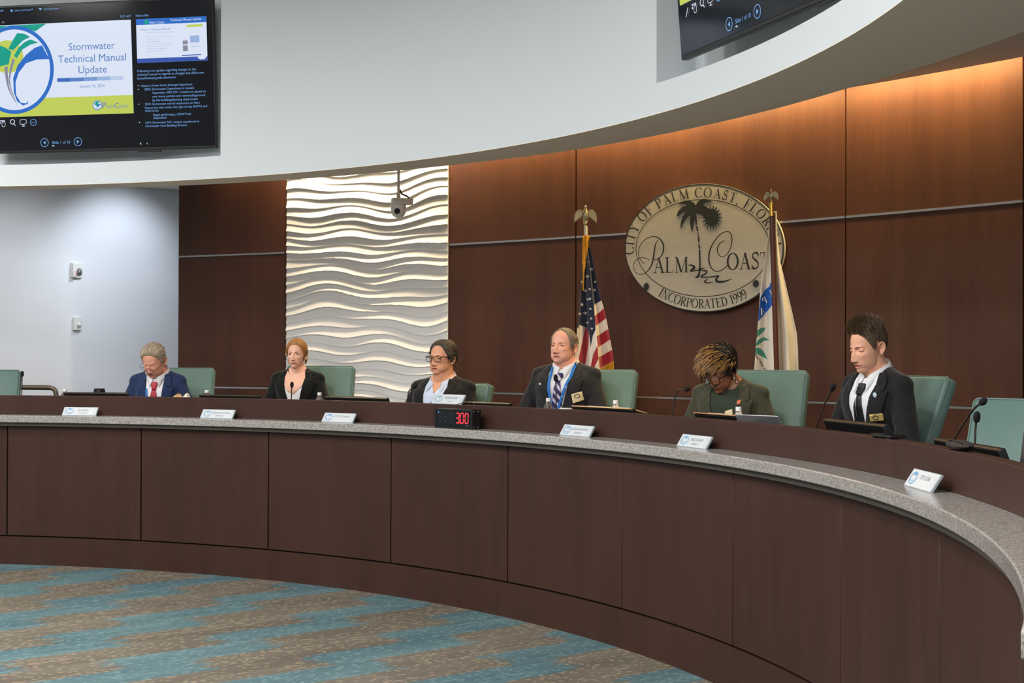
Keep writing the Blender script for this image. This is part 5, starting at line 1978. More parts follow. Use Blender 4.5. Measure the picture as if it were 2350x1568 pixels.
def person(label, px, py, rr, yaw, hyaw, hpitch, lean, P, skin, lips, hair, jacket, dress, roll=0.0, s=1.0, W=1.0, D=1.0, belly=0.0, neck=0.165, hoff=(0, 0), arms=(0.27, -0.07, -0.34, 0.17, -0.32, -0.36), wrinkle=True):
    hc = at_r(px, rr, py)
    rz = yaw_at(hc, yaw)
    # neck base: below and slightly behind the head
    Rz = Matrix.Rotation(rz, 4, 'Z')
    fwd = Rz @ Vector((0, -1, 0))
    side = Rz @ Vector((1, 0, 0))
    nb = hc + Vector((0, 0, -neck * s)) - fwd * (0.012 + hoff[1]) * s + side * hoff[0]
    TM = Matrix.Translation(nb) @ Rz @ Matrix.Rotation(R(lean), 4, 'X') @ Matrix.Scale(s, 4)
    HM = Matrix.Translation(hc) @ Matrix.Rotation(yaw_at(hc, hyaw), 4, 'Z') @ Matrix.Rotation(R(roll), 4, 'Y') @ Matrix.Rotation(R(hpitch), 4, 'X') @ Matrix.Scale(s, 4)
    hip = TM @ Vector((0, 0.02, -0.50))
    root = thing('person', label, 'person', (hip.x, hip.y, 0.35), 0)
    RI = root.matrix_world.inverted()
    LT, LH = RI @ TM, RI @ HM
    TH_ = TM.inverted() @ HM      # head in torso space
    ex, ey, ez, wx, wy, wz = arms
    # ---- skin: neck, chest, arms and hands as one surface, in torso space
    mb = MB()
    nk = P.get('neck', 0.058)
    top = TH_ @ Vector((0, 0.018, -0.045))
    capsule_pts(mb, (0, 0.022, -0.06), top, nk * 1.12, nk, 18)
    t2 = TH_ @ Vector((0, -0.020, -0.070))
    capsule_pts(mb, (0, 0.0, -0.035), t2, nk * 0.80, nk * 0.72, 16)
    m2 = torso_mb(W * 0.93, D * 0.86, belly * 0.9, 0.012)
    mb.add(m2.v, m2.f)
    for q in (-1, 1):
        capsule_pts(mb, (q * 0.175 * W, 0.012, -0.085), (q * ex, ey, ez), 0.040, 0.034)
        capsule_pts(mb, (q * ex, ey, ez), (q * wx, wy, wz), 0.034, 0.024)
        hx, hy, hz_ = q * (wx - 0.02), wy - 0.055, wz - 0.004
        capsule_pts(mb, (q * wx, wy, wz), (hx, hy, hz_), 0.023, 0.024)
        for k in range(4):      # four fingers, curled a little, of different length
            fx = hx + q * (0.026 - 0.0175 * k)
            L = (0.030, 0.036, 0.034, 0.027)[k]
            capsule_pts(mb, (fx, hy - 0.012, hz_), (fx - q * 0.002, hy - 0.020 - L, hz_ + 0.004), 0.0092, 0.0085, 8)
            capsule_pts(mb, (fx - q * 0.002, hy - 0.020 - L, hz_ + 0.004), (fx - q * 0.005, hy - 0.034 - L * 1.5, hz_ - 0.012), 0.0085, 0.0072, 8)
        capsule_pts(mb, (hx - q * 0.016, hy + 0.025, hz_), (hx - q * 0.040, hy - 0.008, hz_ + 0.002), 0.0115, 0.0095, 8)
        capsule_pts(mb, (hx - q * 0.040, hy - 0.008, hz_ + 0.002), (hx - q * 0.044, hy - 0.034, hz_ - 0.004), 0.0095, 0.0078, 8)
    vs, fs = remesh(mb, 0.0058, 2)
    B = MB()
    B.add(vs, fs)
    # ---- head
    na, ne = 180, 140
    azl = azs(na)
    rows = []
    for j in range(ne + 1):
        el = els(j / ne)
        rows.append([head_pt(a, el, P) for a in azl])
    b0 = len(B.f)

    def hm(j, i):
        p = rows[j][i]
        if p.y < -0.05:
            dz = 5.0 * P.get('smile', 0) * p.x * p.x
            zz = p.z - dz
            if abs(p.x) < 0.0235 and -0.0795 + abs(p.x) ** 2 * 14 < zz < -0.0622 - abs(p.x) ** 2 * 12: return 1
        return 0
    B.grid(rows, closev=True, M=TH_, matf=hm)
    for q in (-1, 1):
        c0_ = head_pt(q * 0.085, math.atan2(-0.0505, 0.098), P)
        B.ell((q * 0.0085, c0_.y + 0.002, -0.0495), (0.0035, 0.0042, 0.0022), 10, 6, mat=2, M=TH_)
    # ears
    for q in (-1, 1):
        E = TH_ @ Matrix.Translation((q * 0.0735 * P.get('w', 1), 0.012, -0.012)) @ Matrix.Scale(0.88, 4) @ Matrix.Rotation(q * R(68), 4, 'Z') @ Matrix.Rotation(R(6) * q, 4, 'Y') @ Matrix.Diagonal((q, 1, 1, 1))
        out = spline([(0.000, 0.012), (0.006, 0.026), (0.018, 0.033), (0.030, 0.027), (0.034, 0.010), (0.029, -0.008), (0.018, -0.022), (0.008, -0.031), (0.001, -0.024)], 4)
        B.tube([(p[0], -0.002 * (i % 2) * 0, p[1]) for i, p in enumerate(out)], [0.0042 if i < len(out) - 8 else 0.0055 for i in range(len(out))], 8, M=E)
        inn = [[(lerp(0.010, p[0], t), 0.0065 * (1 - t), lerp(0.0, p[1], t)) for p in out] for t in (0.02, 0.35, 0.7, 1.0)]
        B.grid(inn, M=E)
        bk = [[(lerp(0.004, p[0], t), 0.012 * (1 - t) + 0.002, lerp(0.0, p[1], t)) for p in out] for t in (0.02, 0.5, 1.0)]
        B.grid(bk, M=E)
    # eyelids
    er = 0.0132 if P.get('lid', 10) > 0 else 0.0124
    gaze = P.get('lid', 10)      # angle of the upper lid edge (deg above the gaze line); negative when looking down
    eyec = {}
    for q in (-1, 1):
        c = Vector((q * 0.0310, head_pt(q * 0.36, 0.0, P).y + 0.0085, 0.001))
        eyec[q] = c

        def shell(a0, a1, rad, n=8):
            rws = []
            for i in range(n + 1):
                a = R(lerp(a0, a1, i / n))
                row = []
                for k in range(15):
                    b_ = R(-82 + 164 * k / 14)
                    e_ = math.cos(b_) ** 0.55
                    aa = a * e_ if i == 0 else a
                    row.append((c.x + rad * 1.18 * math.sin(b_), c.y - rad * math.cos(b_) * math.cos(aa), c.z + rad * (math.sin(aa)) * (0.25 + 0.75 * math.cos(b_))))
                rws.append(row)
            return rws
        B.grid(shell(gaze, 95, er + 0.0016), M=TH_)
        B.grid(shell(P.get('lowlid', -16), -95, er + 0.0012), M=TH_)
        B.tube([tuple(Vector(p)) for p in shell(gaze, 95, er + 0.0019)[0]][1:-1], 0.0008, 5, mat=3, M=TH_)
    body = B.build('body', [skin, lips, P['nostril'], hair['mats'][0] if P.get('liner') is None else P['liner']], root, smooth=80, M=LT)
    for q in (-1, 1):
        c = eyec[q]
        mb = MB()
        rws = []
        for i in range(12):
            a = PI * i / 11
            rws.append([(er * math.sin(a) * math.cos(2 * PI * k / 18), -er * math.cos(a), er * math.sin(a) * math.sin(2 * PI * k / 18)) for k in range(18)])
        mb.grid(rws, closev=True, matf=lambda i, j: 1 if i < 2 else 0)
        mb.build('eye', [MAT['eye_white'], P.get('iris', MAT['iris'])], root, M=LH @ Matrix.Translation(c) @ Matrix.Rotation(R(P.get('gz', 0)), 4, 'Z') @ Matrix.Rotation(R(P.get('gx', 0)), 4, 'X'))
        # eyebrow
        eb = MB()
        pts = []
        for k in range(9):
            t = k / 8
            x = q * lerp(0.013, 0.047, t)
            z = 0.0165 + P.get('browz', 0) + 0.004 * math.sin(t * 2.4) - 0.003 * t
            az = math.atan2(x, 0.085)
            p = head_pt(az, math.atan2(z, 0.09), P)
            pts.append((p.x, p.y - 0.0006, z))
        eb.tube(pts, [0.0014, 0.0025, 0.0028, 0.0028, 0.0026, 0.0024, 0.002, 0.0016, 0.0008], 8, flat=0.45 if P.get('thinbrow') else 0.6, up=(0, 0, 1))
        eb.build('eyebrow', P.get('browmat', hair['mats'][0]), root, M=LH)
    # ---- hair
    rn = random.Random(int(px))
    rows = []
    roots = []
    thick = hair['thick']
    for j in range(ne + 1):
        el = els(j / ne)
        row = []
        for a in azl:
            p = head_pt(a, el, P)
            hl = hair_line(a, hair)
            m_ = (p.z - hl) / 0.012
            m_ = max(-1, min(1, m_))
            if m_ > 0:
                t = thick(a, el, p) * (0.25 + 0.75 * m_)
                t *= 1 + 0.25 * math.sin(a * 23 + el * 9) * hair.get('lump', 0.3)
                n = Vector((p.x, p.y - 0.0, p.z + 0.0)).normalized()
                row.append(p + n * t)
                if m_ > 0.1: roots.append((a, el))
            else:
                n = p.normalized()
                row.append(p - n * 0.006 * min(1, -m_ * 3 + 0.3))
        rows.append(row)
    hb = MB()
    keep = MB()
    keep.grid(rows, closev=True)
    # drop faces well below the hairline
    fs2 = []
    for f in keep.f:
        ok = False
        for i in f:
            j_, i_ = divmod(i, na)
            p = head_pt(azl[i_], lerp(-PI / 2, PI / 2, j_ / ne), P) if False else rows[j_][i_]
            if p[2] > hair_line(azl[i_], hair) - 0.004: ok = True; break
        if ok: fs2.append(f)
    hb.add(keep.v, fs2)
    for t in hair.get('extra', []): hb.tube([Vector(p) for p in spline(t[0], 5)], [q for q in [x[0] for x in spline([(r_,) for r_ in t[1]], 5)]], 12)
    # strands
    for k in range(hair['n']):
        a, el = rn.choice(roots)
        a += rn.uniform(-0.03, 0.03); el += rn.uniform(-0.03, 0.03)
        p = head_pt(a, el, P)
        n = p.normalized()
        t = thick(a, el, p)
        st = p + n * t * rn.uniform(0.3, 0.9)
        d = hair['comb'](p, n, rn)
        L = hair['len'](p, rn)
        lift = hair.get('lift', 0.4)
        pts = [st]
        cur = st
        dd = (d + n * lift * rn.uniform(0.3, 1.2)).normalized()
        curl = hair.get('curl', 0.5)
        for q_ in range(4):
            cur = cur + dd * L / 4
            pts.append(cur.copy())
            dd = (dd + (d - n * 0.7) * curl * 0.35 + Vector((rn.uniform(-1, 1), rn.uniform(-1, 1), rn.uniform(-1, 1))) * 0.10).normalized()
        w = hair.get('w', 0.0016) * rn.uniform(0.6, 1.3)
        mi = 0
        if len(hair['mats']) > 1 and rn.random() < hair['mixf'](p): mi = 1
        hb.tube(pts, [w * 0.7, w, w * 0.9, w * 0.6, w * 0.12], 4, mat=mi, cap=False)
    hb.build('hair', hair['mats'], root, smooth=70, M=LH)
    # ---- jacket with sleeves
    mb = torso_mb(W, D, belly)
    for q in (-1, 1):
        capsule_pts(mb, (q * 0.172 * W, 0.012, -0.088), (q * ex, ey, ez), 0.060, 0.053, 18)
        capsule_pts(mb, (q * ex, ey, ez), (q * wx, wy, wz), 0.054, 0.040, 18)
        if dress.get('pads', 1): capsule_pts(mb, (q * 0.075, 0.016, -0.044), (q * 0.188 * W, 0.012, -0.076), 0.048, 0.054, 14)
        for k in range(4):      # sleeve folds
            t = 0.25 + 0.2 * k
            c = Vector((q * 0.185 * W, 0.012, -0.09)).lerp(Vector((q * ex, ey, ez)), t)
            capsule_pts(mb, c + Vector((-q * 0.03, -0.038, 0.018)), c + Vector((q * 0.035, -0.030, -0.012)), 0.019, 0.017, 8)
    vs, fs = remesh(mb, 0.0075, 3)
    no = dress.get('neckhole', 1.42)
    fcut = []
    for f in fs:
        cx_ = sum(vs[i][0] for i in f) / len(f); cy_ = sum(vs[i][1] for i in f) / len(f); cz_ = sum(vs[i][2] for i in f) / len(f)
        if cz_ > -0.085 and math.hypot(cx_, cy_ - 0.010) < nk * no: continue
        fcut.append(f)
    J = MB(); J.add(vs, fcut)
    J.build('jacket', jacket, root, smooth=80, M=LT)
    C_ = Cloth(vs, fs, root, LT)
    # shirt front
    wv = dress.get('wv', 1.0)
    vb = dress.get('vb', -0.37)
    V = [(-.066 * wv, -.012), (-.042, -.034), (.042, -.034), (.066 * wv, -.012), (.078 * wv, -.05), (.068 * wv, -.15), (.040 * wv, -.26), (.004, vb), (-.004, vb), (-.040 * wv, -.26), (-.068 * wv, -.15), (-.078 * wv, -.05)]
    if dress.get('shirt'):
        C_.patch('shirt_front', V, 0.004, dress['shirt'], 0.002)
    if dress.get('skin_v'):
        C_.patch('chest_skin', dress['skin_v'], 0.006, skin, 0.002)
    for q in (-1, 1):
        col_ = [(.070, -.012), (.092, -.010), (.122, -.036), (.134, -.092), (.100, -.104), (.080, -.060)]
        lap = [(.078, -.062), (.100, -.094), (.150, -.090), (.138, -.16), (.092, -.27), (.012, vb - .03), (.0, vb - .02), (.036, -.26), (.064, -.15)]
        for nm, pl in (('collar', col_), ('lapel', lap)):
            pl = [(q * x * (0.5 + 0.5 * wv if x > 0.05 else wv), z) for x, z in pl]
            if q < 0: pl = pl[::-1]
            C_.patch(nm, pl, 0.011 if nm == 'lapel' else 0.012, dress.get('lapelmat', jacket), 0.005)
    # shirt collar around the neck
    if dress.get('collar'):
        sm = dress['collar']
        og = dress.get('open', 0)
        rws = [[], [], [], []]
        for k in range(41):
            t = -1 + 2 * k / 40
            a = R(90 + t * (172 - og * 14))         # 90 = back (+y)
            f = abs(t)
            r0 = nk * 1.16 + 0.004
            zt = lerp(0.046, -0.024 - og * 0.010, f ** 1.5)
            ca, sa = math.cos(a), math.sin(a)
            wing = max(0, (f - 0.72) / 0.28)
            rws[0].append((nk * 0.94 * ca, 0.010 + nk * 0.94 * sa, zt - 0.020))
            rws[1].append((r0 * 1.02 * ca, 0.010 + r0 * 1.04 * sa, zt))
            rws[2].append(((r0 + 0.006) * ca, 0.010 + (r0 + 0.008) * sa, zt - 0.010))
            sp_ = 0.038 + 0.022 * og
            bx = lerp((r0 + 0.016) * ca, math.copysign(sp_, t) * (-1), wing)
            by = lerp(0.010 + (r0 + 0.018) * sa, -0.104 * D - 0.014, wing)
            bz = lerp(zt - 0.034, -0.096, wing)
            rws[3].append((bx, by, bz))
        mb = MB(); mb.grid(rws)
        o = mb.build('shirt_collar', sm, root, smooth=80, M=LT)
        z_ = o.modifiers.new('thickness', 'SOLIDIFY'); z_.thickness = 0.003
    if dress.get('tie'):
        k_ = [(-.020, -.058), (.020, -.058), (.023, -.068), (.014, -.104), (-.014, -.104), (-.023, -.068)]
        b_ = [(-.013, -.102), (.013, -.102), (.026, -.16), (.036, -.30), (.038, -.42), (-.038, -.42), (-.036, -.30), (-.026, -.16)]
        C_.patch('tie', b_, 0.009, dress['tie'], 0.004)
        C_.patch('tie_knot', k_, 0.018, dress['tie'], 0.012, 0.008)
    for nm, poly, off, mt in dress.get('patches', []): C_.patch(nm, poly, off, mt, 0.003, 0.01)
    for nm, x, z, r_, off, mt in dress.get('dots', []):
        yy = C_.y(x, z)
        mb = MB(); mb.ell((x, yy - off, z), (r_, 0.003, r_), 14, 8); mb.build(nm, mt, root, M=LT)
    # ---- trousers and shoes under the desk
    hipL = LT @ Vector((0, 0.02, -0.53))
    f3 = (Rz @ Vector((0, -1, 0)))
    s3 = (Rz @ Vector((1, 0, 0)))
    mb = MB()
    for q in (-1, 1):
        h0 = hipL + s3 * q * 0.09
        h0.z = 0.555
        kn = h0 + f3 * 0.40 + s3 * q * 0.04; kn.z = 0.53
        an = kn + f3 * 0.02; an.z = 0.10
        capsule_pts(mb, h0, kn, 0.092, 0.066); capsule_pts(mb, kn, an, 0.066, 0.050)
    capsule_pts(mb, hipL + s3 * -0.08 + Vector((0, 0, 0.57 - hipL.z)), hipL + s3 * 0.08 + Vector((0, 0, 0.57 - hipL.z)), 0.10, 0.10)
    vs, fs = remesh(mb, 0.012, 2)
    T = MB(); T.add(vs, fs); T.build('trousers', dress.get('trousers', jacket), root, smooth=80)
    for q in (-1, 1):
        h0 = hipL + s3 * q * 0.13 + f3 * 0.42
        mb = MB(); capsule_pts(mb, h0 + Vector((0, 0, 0.05 - hipL.z)), h0 + f3 * 0.15 + Vector((0, 0, 0.040 - hipL.z)), 0.048, 0.038); mb.build('shoe', MAT['black_plastic'], root)
    # ---- spectacles
    if P.get('glasses'):
        G_ = P['glasses']
        mb = MB(); ln = MB()
        gy = -0.100 + G_.get('dy', 0)
        gz = G_.get('z', -0.002)
        hw, hh, ro = G_['w'] / 2, G_['h'] / 2, G_['r']
        for q in (-1, 1):
            loop = []
            for k in range(25):
                a = 2 * PI * k / 24
                e = 2 / 3.4
                cx_ = math.copysign(abs(math.cos(a)) ** e, math.cos(a)) * hw
                cz_ = math.copysign(abs(math.sin(a)) ** e, math.sin(a)) * hh * (1 if math.sin(a) > 0 else 1.0)
                x = q * (hw + 0.0085) + cx_
                loop.append((x, gy + 0.0035 * (abs(x) / 0.06) ** 2 * 2, gz + cz_))
            up_ = loop if not G_.get('half') else [p for p in loop]
            rads = [ro if (p[2] > gz - hh * 0.3 or not G_.get('half')) else ro * 0.35 for p in up_]
            mb.tube(up_, rads, 6, cap=False)
            ln.add([(p[0], p[1], p[2]) for p in loop[:-1]], [tuple(range(24))])
            xo = q * (2 * hw + 0.0085)
            mb.tube(spline([(xo, gy + 0.006, gz + hh * 0.55), (q * 0.0745, gy + 0.022, gz + hh * 0.6), (q * 0.0785, -0.01, gz + 0.008), (q * 0.077, 0.018, gz + 0.006), (q * 0.076, 0.030, gz - 0.012)], 5), G_.get('tr', ro), 6)
        mb.tube([(-0.010, gy, gz + hh * 0.35), (0, gy - 0.001, gz + hh * 0.45), (0.010, gy, gz + hh * 0.35)], ro, 6)
        gl_ = mb.build('spectacles', G_['mat'], root, M=LH)
        o = ln.build('lenses', MAT['lens'], gl_)
    if P.get('earrings'):
        for q in (-1, 1):
            mb = MB()
            if P['earrings'] == 'hoop':
                mb.tube([(q * 0.083, 0.010 + 0.010 * math.cos(a), -0.058 + 0.019 * math.sin(a)) for a in [2 * PI * k / 20 for k in range(21)]], 0.0035, 8, cap=False)
            else:
                mb.ell((q * 0.082, 0.006, -0.040), (0.003, 0.003, 0.003), 10, 6)
            mb.build('earring', MAT['earring'], root, M=LH)
    return root


def fabric(name, c, bump=0.5, sheen=0.15):
    m = mat(name, srgb(*c), 0.85, spec=0.2, sheen=sheen, noise=(30, 0.10))
    nt = m.node_tree
    b = nt.nodes['Principled BSDF']
    tc = nt.nodes.new('ShaderNodeTexCoord')
    mp = nt.nodes.new('ShaderNodeMapping'); mp.inputs['Scale'].default_value = (1, 1, 0.45); mp.inputs['Rotation'].default_value = (0, 0.5, 0)
    n = nt.nodes.new('ShaderNodeTexNoise'); n.inputs['Scale'].default_value = 9; n.inputs['Detail'].default_value = 2; n.inputs['Distortion'].default_value = 0.8
    bp = nt.nodes.new('ShaderNodeBump'); bp.inputs['Strength'].default_value = bump; bp.inputs['Distance'].default_value = 0.03
    nt.links.new(tc.outputs['Object'], mp.inputs[0]); nt.links.new(mp.outputs[0], n.inputs['Vector'])
    nt.links.new(n.outputs[0], bp.inputs['Height']); nt.links.new(bp.outputs[0], b.inputs['Normal'])
    return m


def skinmat(name, c, rough=0.5):
    return mat(name, srgb(*c), rough, spec=0.4, noise=(14, 0.07), bump=(260, 0.12))


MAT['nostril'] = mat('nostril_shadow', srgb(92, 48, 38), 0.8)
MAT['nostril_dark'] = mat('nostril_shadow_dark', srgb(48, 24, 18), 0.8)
WHITE_SH = mat('white_shirt', srgb(226, 226, 228), 0.8)

def comb_back(p, n, rn):      # swept from the forehead to the back
    d = Vector((p.x * 1.5, 1.0, -0.25 if p.z > 0.05 else -0.9))
    d = d - n * d.dot(n)
    return d.normalized()


def comb_down(p, n, rn):
    d = Vector((p.x * 2.0, 0.35, -1.0)) if p.z < 0.07 else Vector((p.x * 3 + rn.uniform(-.2, .2), 0.8, 0))
    d = d - n * d.dot(n)
    return d.normalized()


LINE_STD = [(0, .078), (25, .076), (45, .060), (58, .040), (66, .018), (76, -.008), (86, -.014), (92, .022), (104, .026), (112, -.02), (130, -.058), (180, -.075)]
LINE_BALD = [(0, .098), (20, .097), (35, .088), (48, .080), (58, .052), (66, .016), (76, -.006), (86, -.012), (92, .022), (104, .026), (112, -.02), (130, -.055), (180, -.070)]
LINE_W = [(0, .076), (20, .074), (40, .058), (55, .038), (68, .016), (80, .002), (90, .010), (104, .008), (112, -.03), (130, -.062), (180, -.078)]
LINE_SPIKY = [(0, .055), (25, .055), (45, .045), (58, .030), (68, .012), (80, -.004), (90, .022), (104, .024), (112, -.03), (130, -.070), (180, -.085)]

# 1 --- man in blue suit
h1a = mat('grey_blond_hair', srgb(164, 146, 122), 0.6, noise=(60, 0.2)); h1b = mat('silver_hair', srgb(206, 194, 176), 0.6)
hair1 = dict(line=LINE_STD, thick=lambda a, e, p: 0.004 + 0.011 * max(0, min(1, (p.z - 0.02) / 0.05)), comb=comb_back, len=lambda p, rn: 0.045 if p.z > 0.05 else 0.018, n=1700, lift=0.45, curl=0.8, w=0.0015, mats=[h1a, h1b], mixf=lambda p: 0.45, lump=0.8)
sk1 = skinmat('ruddy_skin', (226, 160, 134)); lp1 = skinmat('ruddy_lips', (176, 104, 88))
blue = fabric('blue_suit', (36, 52, 86)); redtie = mat('red_tie', srgb(168, 26, 44), 0.5, noise=(60, 0.1))
lan = mat('blue_lanyard', srgb(30, 112, 190), 0.5)
G1 = dict(w=0.046, h=0.027, r=0.0013, z=-0.010, dy=-0.001, mat=mat('thin_metal_frame', srgb(96, 70, 62), 0.3, 0.7), half=True)
person('man in a blue suit and red tie with thin glasses looking down at the desk', 352, 829, 6.68, 14, 26, 30, 12,
       dict(w=1.05, jaw=1.10, nostril=MAT['nostril'], lid=-14, lowlid=-26, gx=24, jowl=0.006, bag=0.002, fold=0.0032, neck=0.064, glasses=G1, nosew=1.15, browmat=h1b),
       sk1, lp1, hair1, blue, dict(shirt=WHITE_SH, collar=WHITE_SH, tie=redtie, lapelmat=blue, wv=0.82,
       patches=[('lanyard', [(-.062, -.10), (-.048, -.10), (-.032, -.30), (-.046, -.30)], 0.013, lan), ('lanyard', [(.036, -.30), (.050, -.30), (.052, -.24), (.040, -.24)], 0.013, lan)],
       dots=[('lapel_microphone', .098, -.085, .010, .018, MAT['black_plastic'])]), s=1.05, W=0.84, D=1.0, belly=0.03, neck=0.078, hoff=(0.016, 0.040), arms=(0.245, -0.05, -0.30, 0.18, -0.30, -0.30))

# 2 --- woman in black blazer
h2a = mat('honey_blond_hair', srgb(170, 118, 62), 0.5, noise=(50, 0.2)); h2b = mat('light_blond_hair', srgb(206, 158, 96), 0.5)
hair2 = dict(line=LINE_W, thick=lambda a, e, p: 0.010 + 0.007 * max(0, min(1, (p.z - 0.0) / 0.06)), comb=comb_back, len=lambda p, rn: 0.06, n=1500, lift=0.0, curl=1.2, w=0.0014, mats=[h2a, h2b], mixf=lambda p: 0.5, lump=0.4,
             extra=[([(0.03, 0.085, -0.02), (0.0, 0.105, -0.035), (-0.03, 0.085, -0.02)], [0.02, 0.034, 0.02]), ([(0.070, 0.040, -0.03), (0.066, 0.044, -0.055), (0.058, 0.050, -0.080)], [0.012, 0.010, 0.004]), ([(-0.070, 0.030, -0.03), (-0.068, 0.034, -0.06), (-0.062, 0.036, -0.085)], [0.012, 0.010, 0.004])])
sk2 = skinmat('fair_skin', (240, 186, 160)); lp2 = skinmat('fair_lips', (190, 116, 102))
black = fabric('black_blazer', (20, 21, 19), 0.4)
liner = mat('dark_lashes', srgb(40, 30, 28), 0.7)
person('blond woman in a black blazer over a white top facing forward', 680, 813.5, 6.86, 18, 17, 0, 4,
       dict(w=0.94, jaw=0.90, chin=0.95, nostril=MAT['nostril'], lid=24, lowlid=-20, thinbrow=1, brow=0.001, fold=0.0008, neck=0.050, nose=0.85, nosew=0.9, liner=liner, earrings='stud', lip=1.2, browmat=mat('brown_brow', srgb(128, 84, 56), 0.7)),
       sk2, lp2, hair2, black, dict(shirt=mat('white_top', srgb(238, 236, 232), 0.8), wv=1.15, vb=-0.44, lapelmat=black, neckhole=1.5,
       skin_v=[(-.074, -.008), (-.042, -.034), (.042, -.034), (.074, -.008), (.088, -.05), (.082, -.115), (.050, -.145), (.002, -.190), (-.046, -.165), (-.080, -.125), (-.090, -.05)]), s=0.94, W=0.90, D=0.92, neck=0.120, hoff=(0.006, 0.0), arms=(0.255, -0.06, -0.34, 0.17, -0.30, -0.36))

# 3 --- man in dark jacket with open collar
h3a = mat('dark_grey_hair', srgb(62, 54, 46), 0.5, noise=(50, 0.25)); h3b = mat('grey_streaks', srgb(112, 104, 92), 0.5)
hair3 = dict(line=[(0, .089), (25, .087), (42, .074), (56, .044), (66, .020), (76, -.004), (86, -.010), (92, .022), (104, .024), (110, -.03), (125, -.09), (180, -.11)],
             thick=lambda a, e, p: 0.005 + 0.010 * max(0, min(1, (p.z + 0.0) / 0.08)) + (0.010 if p.y > 0.05 else 0), comb=comb_back, len=lambda p, rn: 0.055, n=1600, lift=0.25, curl=0.7, w=0.0017, mats=[h3a, h3b], mixf=lambda p: 0.45 if p.y < 0.04 else 0.1, lump=0.8)
sk3 = skinmat('tanned_skin', (228, 164, 130)); lp3 = skinmat('tanned_lips', (168, 98, 82))
dk = fabric('charcoal_jacket', (27, 26, 27), 0.45)
pale = mat('pale_blue_shirt', srgb(206, 216, 234), 0.8)
G3 = dict(w=0.053, h=0.037, r=0.0021, z=-0.001, tr=0.0032, mat=mat('black_frames', srgb(24, 20, 34), 0.25))
btn = mat('shirt_button', srgb(84, 54, 54), 0.4)
person('man with black rimmed glasses and swept back grey hair in an open pale shirt', 1013, 823, 6.82, 30, 36, 0, 2,
       dict(w=1.04, jaw=1.12, chin=1.0, nostril=MAT['nostril'], lid=15, lowlid=-18, jowl=0.006, fold=0.0025, neck=0.068, glasses=G3, nosew=1.05, nose=0.95),
       sk3, lp3, hair3, dk, dict(shirt=pale, collar=pale, open=1, wv=1.2, vb=-0.42, lapelmat=dk, skin_v=[(-.040, -.034), (.040, -.034), (.024, -.07), (.0, -.105), (-.024, -.07)],
       dots=[('shirt_button', 0.0, -.098, .0055, .006, btn), ('shirt_button', -.004, -.165, .005, .006, btn)]), s=1.02, W=1.06, D=1.06, belly=0.03, neck=0.128, hoff=(0.0, 0.0), arms=(0.29, -0.06, -0.34, 0.19, -0.30, -0.34))

# 4 --- man with lanyard
h4a = mat('thin_grey_hair', srgb(122, 108, 90), 0.6, noise=(50, 0.2)); h4b = mat('pale_grey_hair', srgb(156, 142, 122), 0.6)
hair4 = dict(line=LINE_BALD, thick=lambda a, e, p: 0.004 + 0.003 * (1 if p.z < 0.06 else 0.5), comb=comb_down, len=lambda p, rn: 0.018, n=1500, lift=0.25, curl=0.6, w=0.0012, mats=[h4a, h4b], mixf=lambda p: 0.4, lump=0.2)
sk4 = skinmat('rosy_skin', (238, 172, 146)); lp4 = skinmat('rosy_lips', (184, 112, 96))
ch4 = fabric('charcoal_suit', (40, 39, 40), 0.45)
tie4 = mat('striped_tie', srgb(52, 44, 96), 0.5)
nt = tie4.node_tree
tc = nt.nodes.new('ShaderNodeTexCoord'); wv = nt.nodes.new('ShaderNodeTexWave'); wv.inputs['Scale'].default_value = 11.5; wv.bands_direction = 'DIAGONAL'
mp = nt.nodes.new('ShaderNodeMapping'); mp.inputs['Scale'].default_value = (1, 0, 1)
cr = nt.nodes.new('ShaderNodeValToRGB'); cr.color_ramp.interpolation = 'CONSTANT'
cr.color_ramp.elements[0].color = srgb(46, 38, 84); cr.color_ramp.elements[1].position = 0.62; cr.color_ramp.elements[1].color = srgb(190, 184, 206)
nt.links.new(tc.outputs['Object'], mp.inputs[0]); nt.links.new(mp.outputs[0], wv.inputs['Vector']); nt.links.new(wv.outputs['Fac'], cr.inputs[0]); nt.links.new(cr.outputs[0], nt.nodes['Principled BSDF'].inputs['Base Color'])
cream_b = mat('cream_badge', srgb(232, 212, 164), 0.6); badge_ink = mat('badge_ink', srgb(60, 50, 40), 0.6); pin_w = mat('white_pin', srgb(222, 226, 206), 0.3)


def ring_poly(cx, cz, rx, rz_, w, n=22):
    o = [(cx + rx * math.cos(2 * PI * k / n), cz + rz_ * math.sin(2 * PI * k / n)) for k in range(n + 1)]
    i = [(cx + (rx - w) * math.cos(2 * PI * k / n), cz + (rz_ - w) * math.sin(2 * PI * k / n)) for k in range(n, -1, -1)]
    return o[:-1] + [(o[0][0], o[0][1] - 0.0003)] + [(i[0][0], i[0][1] - 0.0003)] + i[1:]


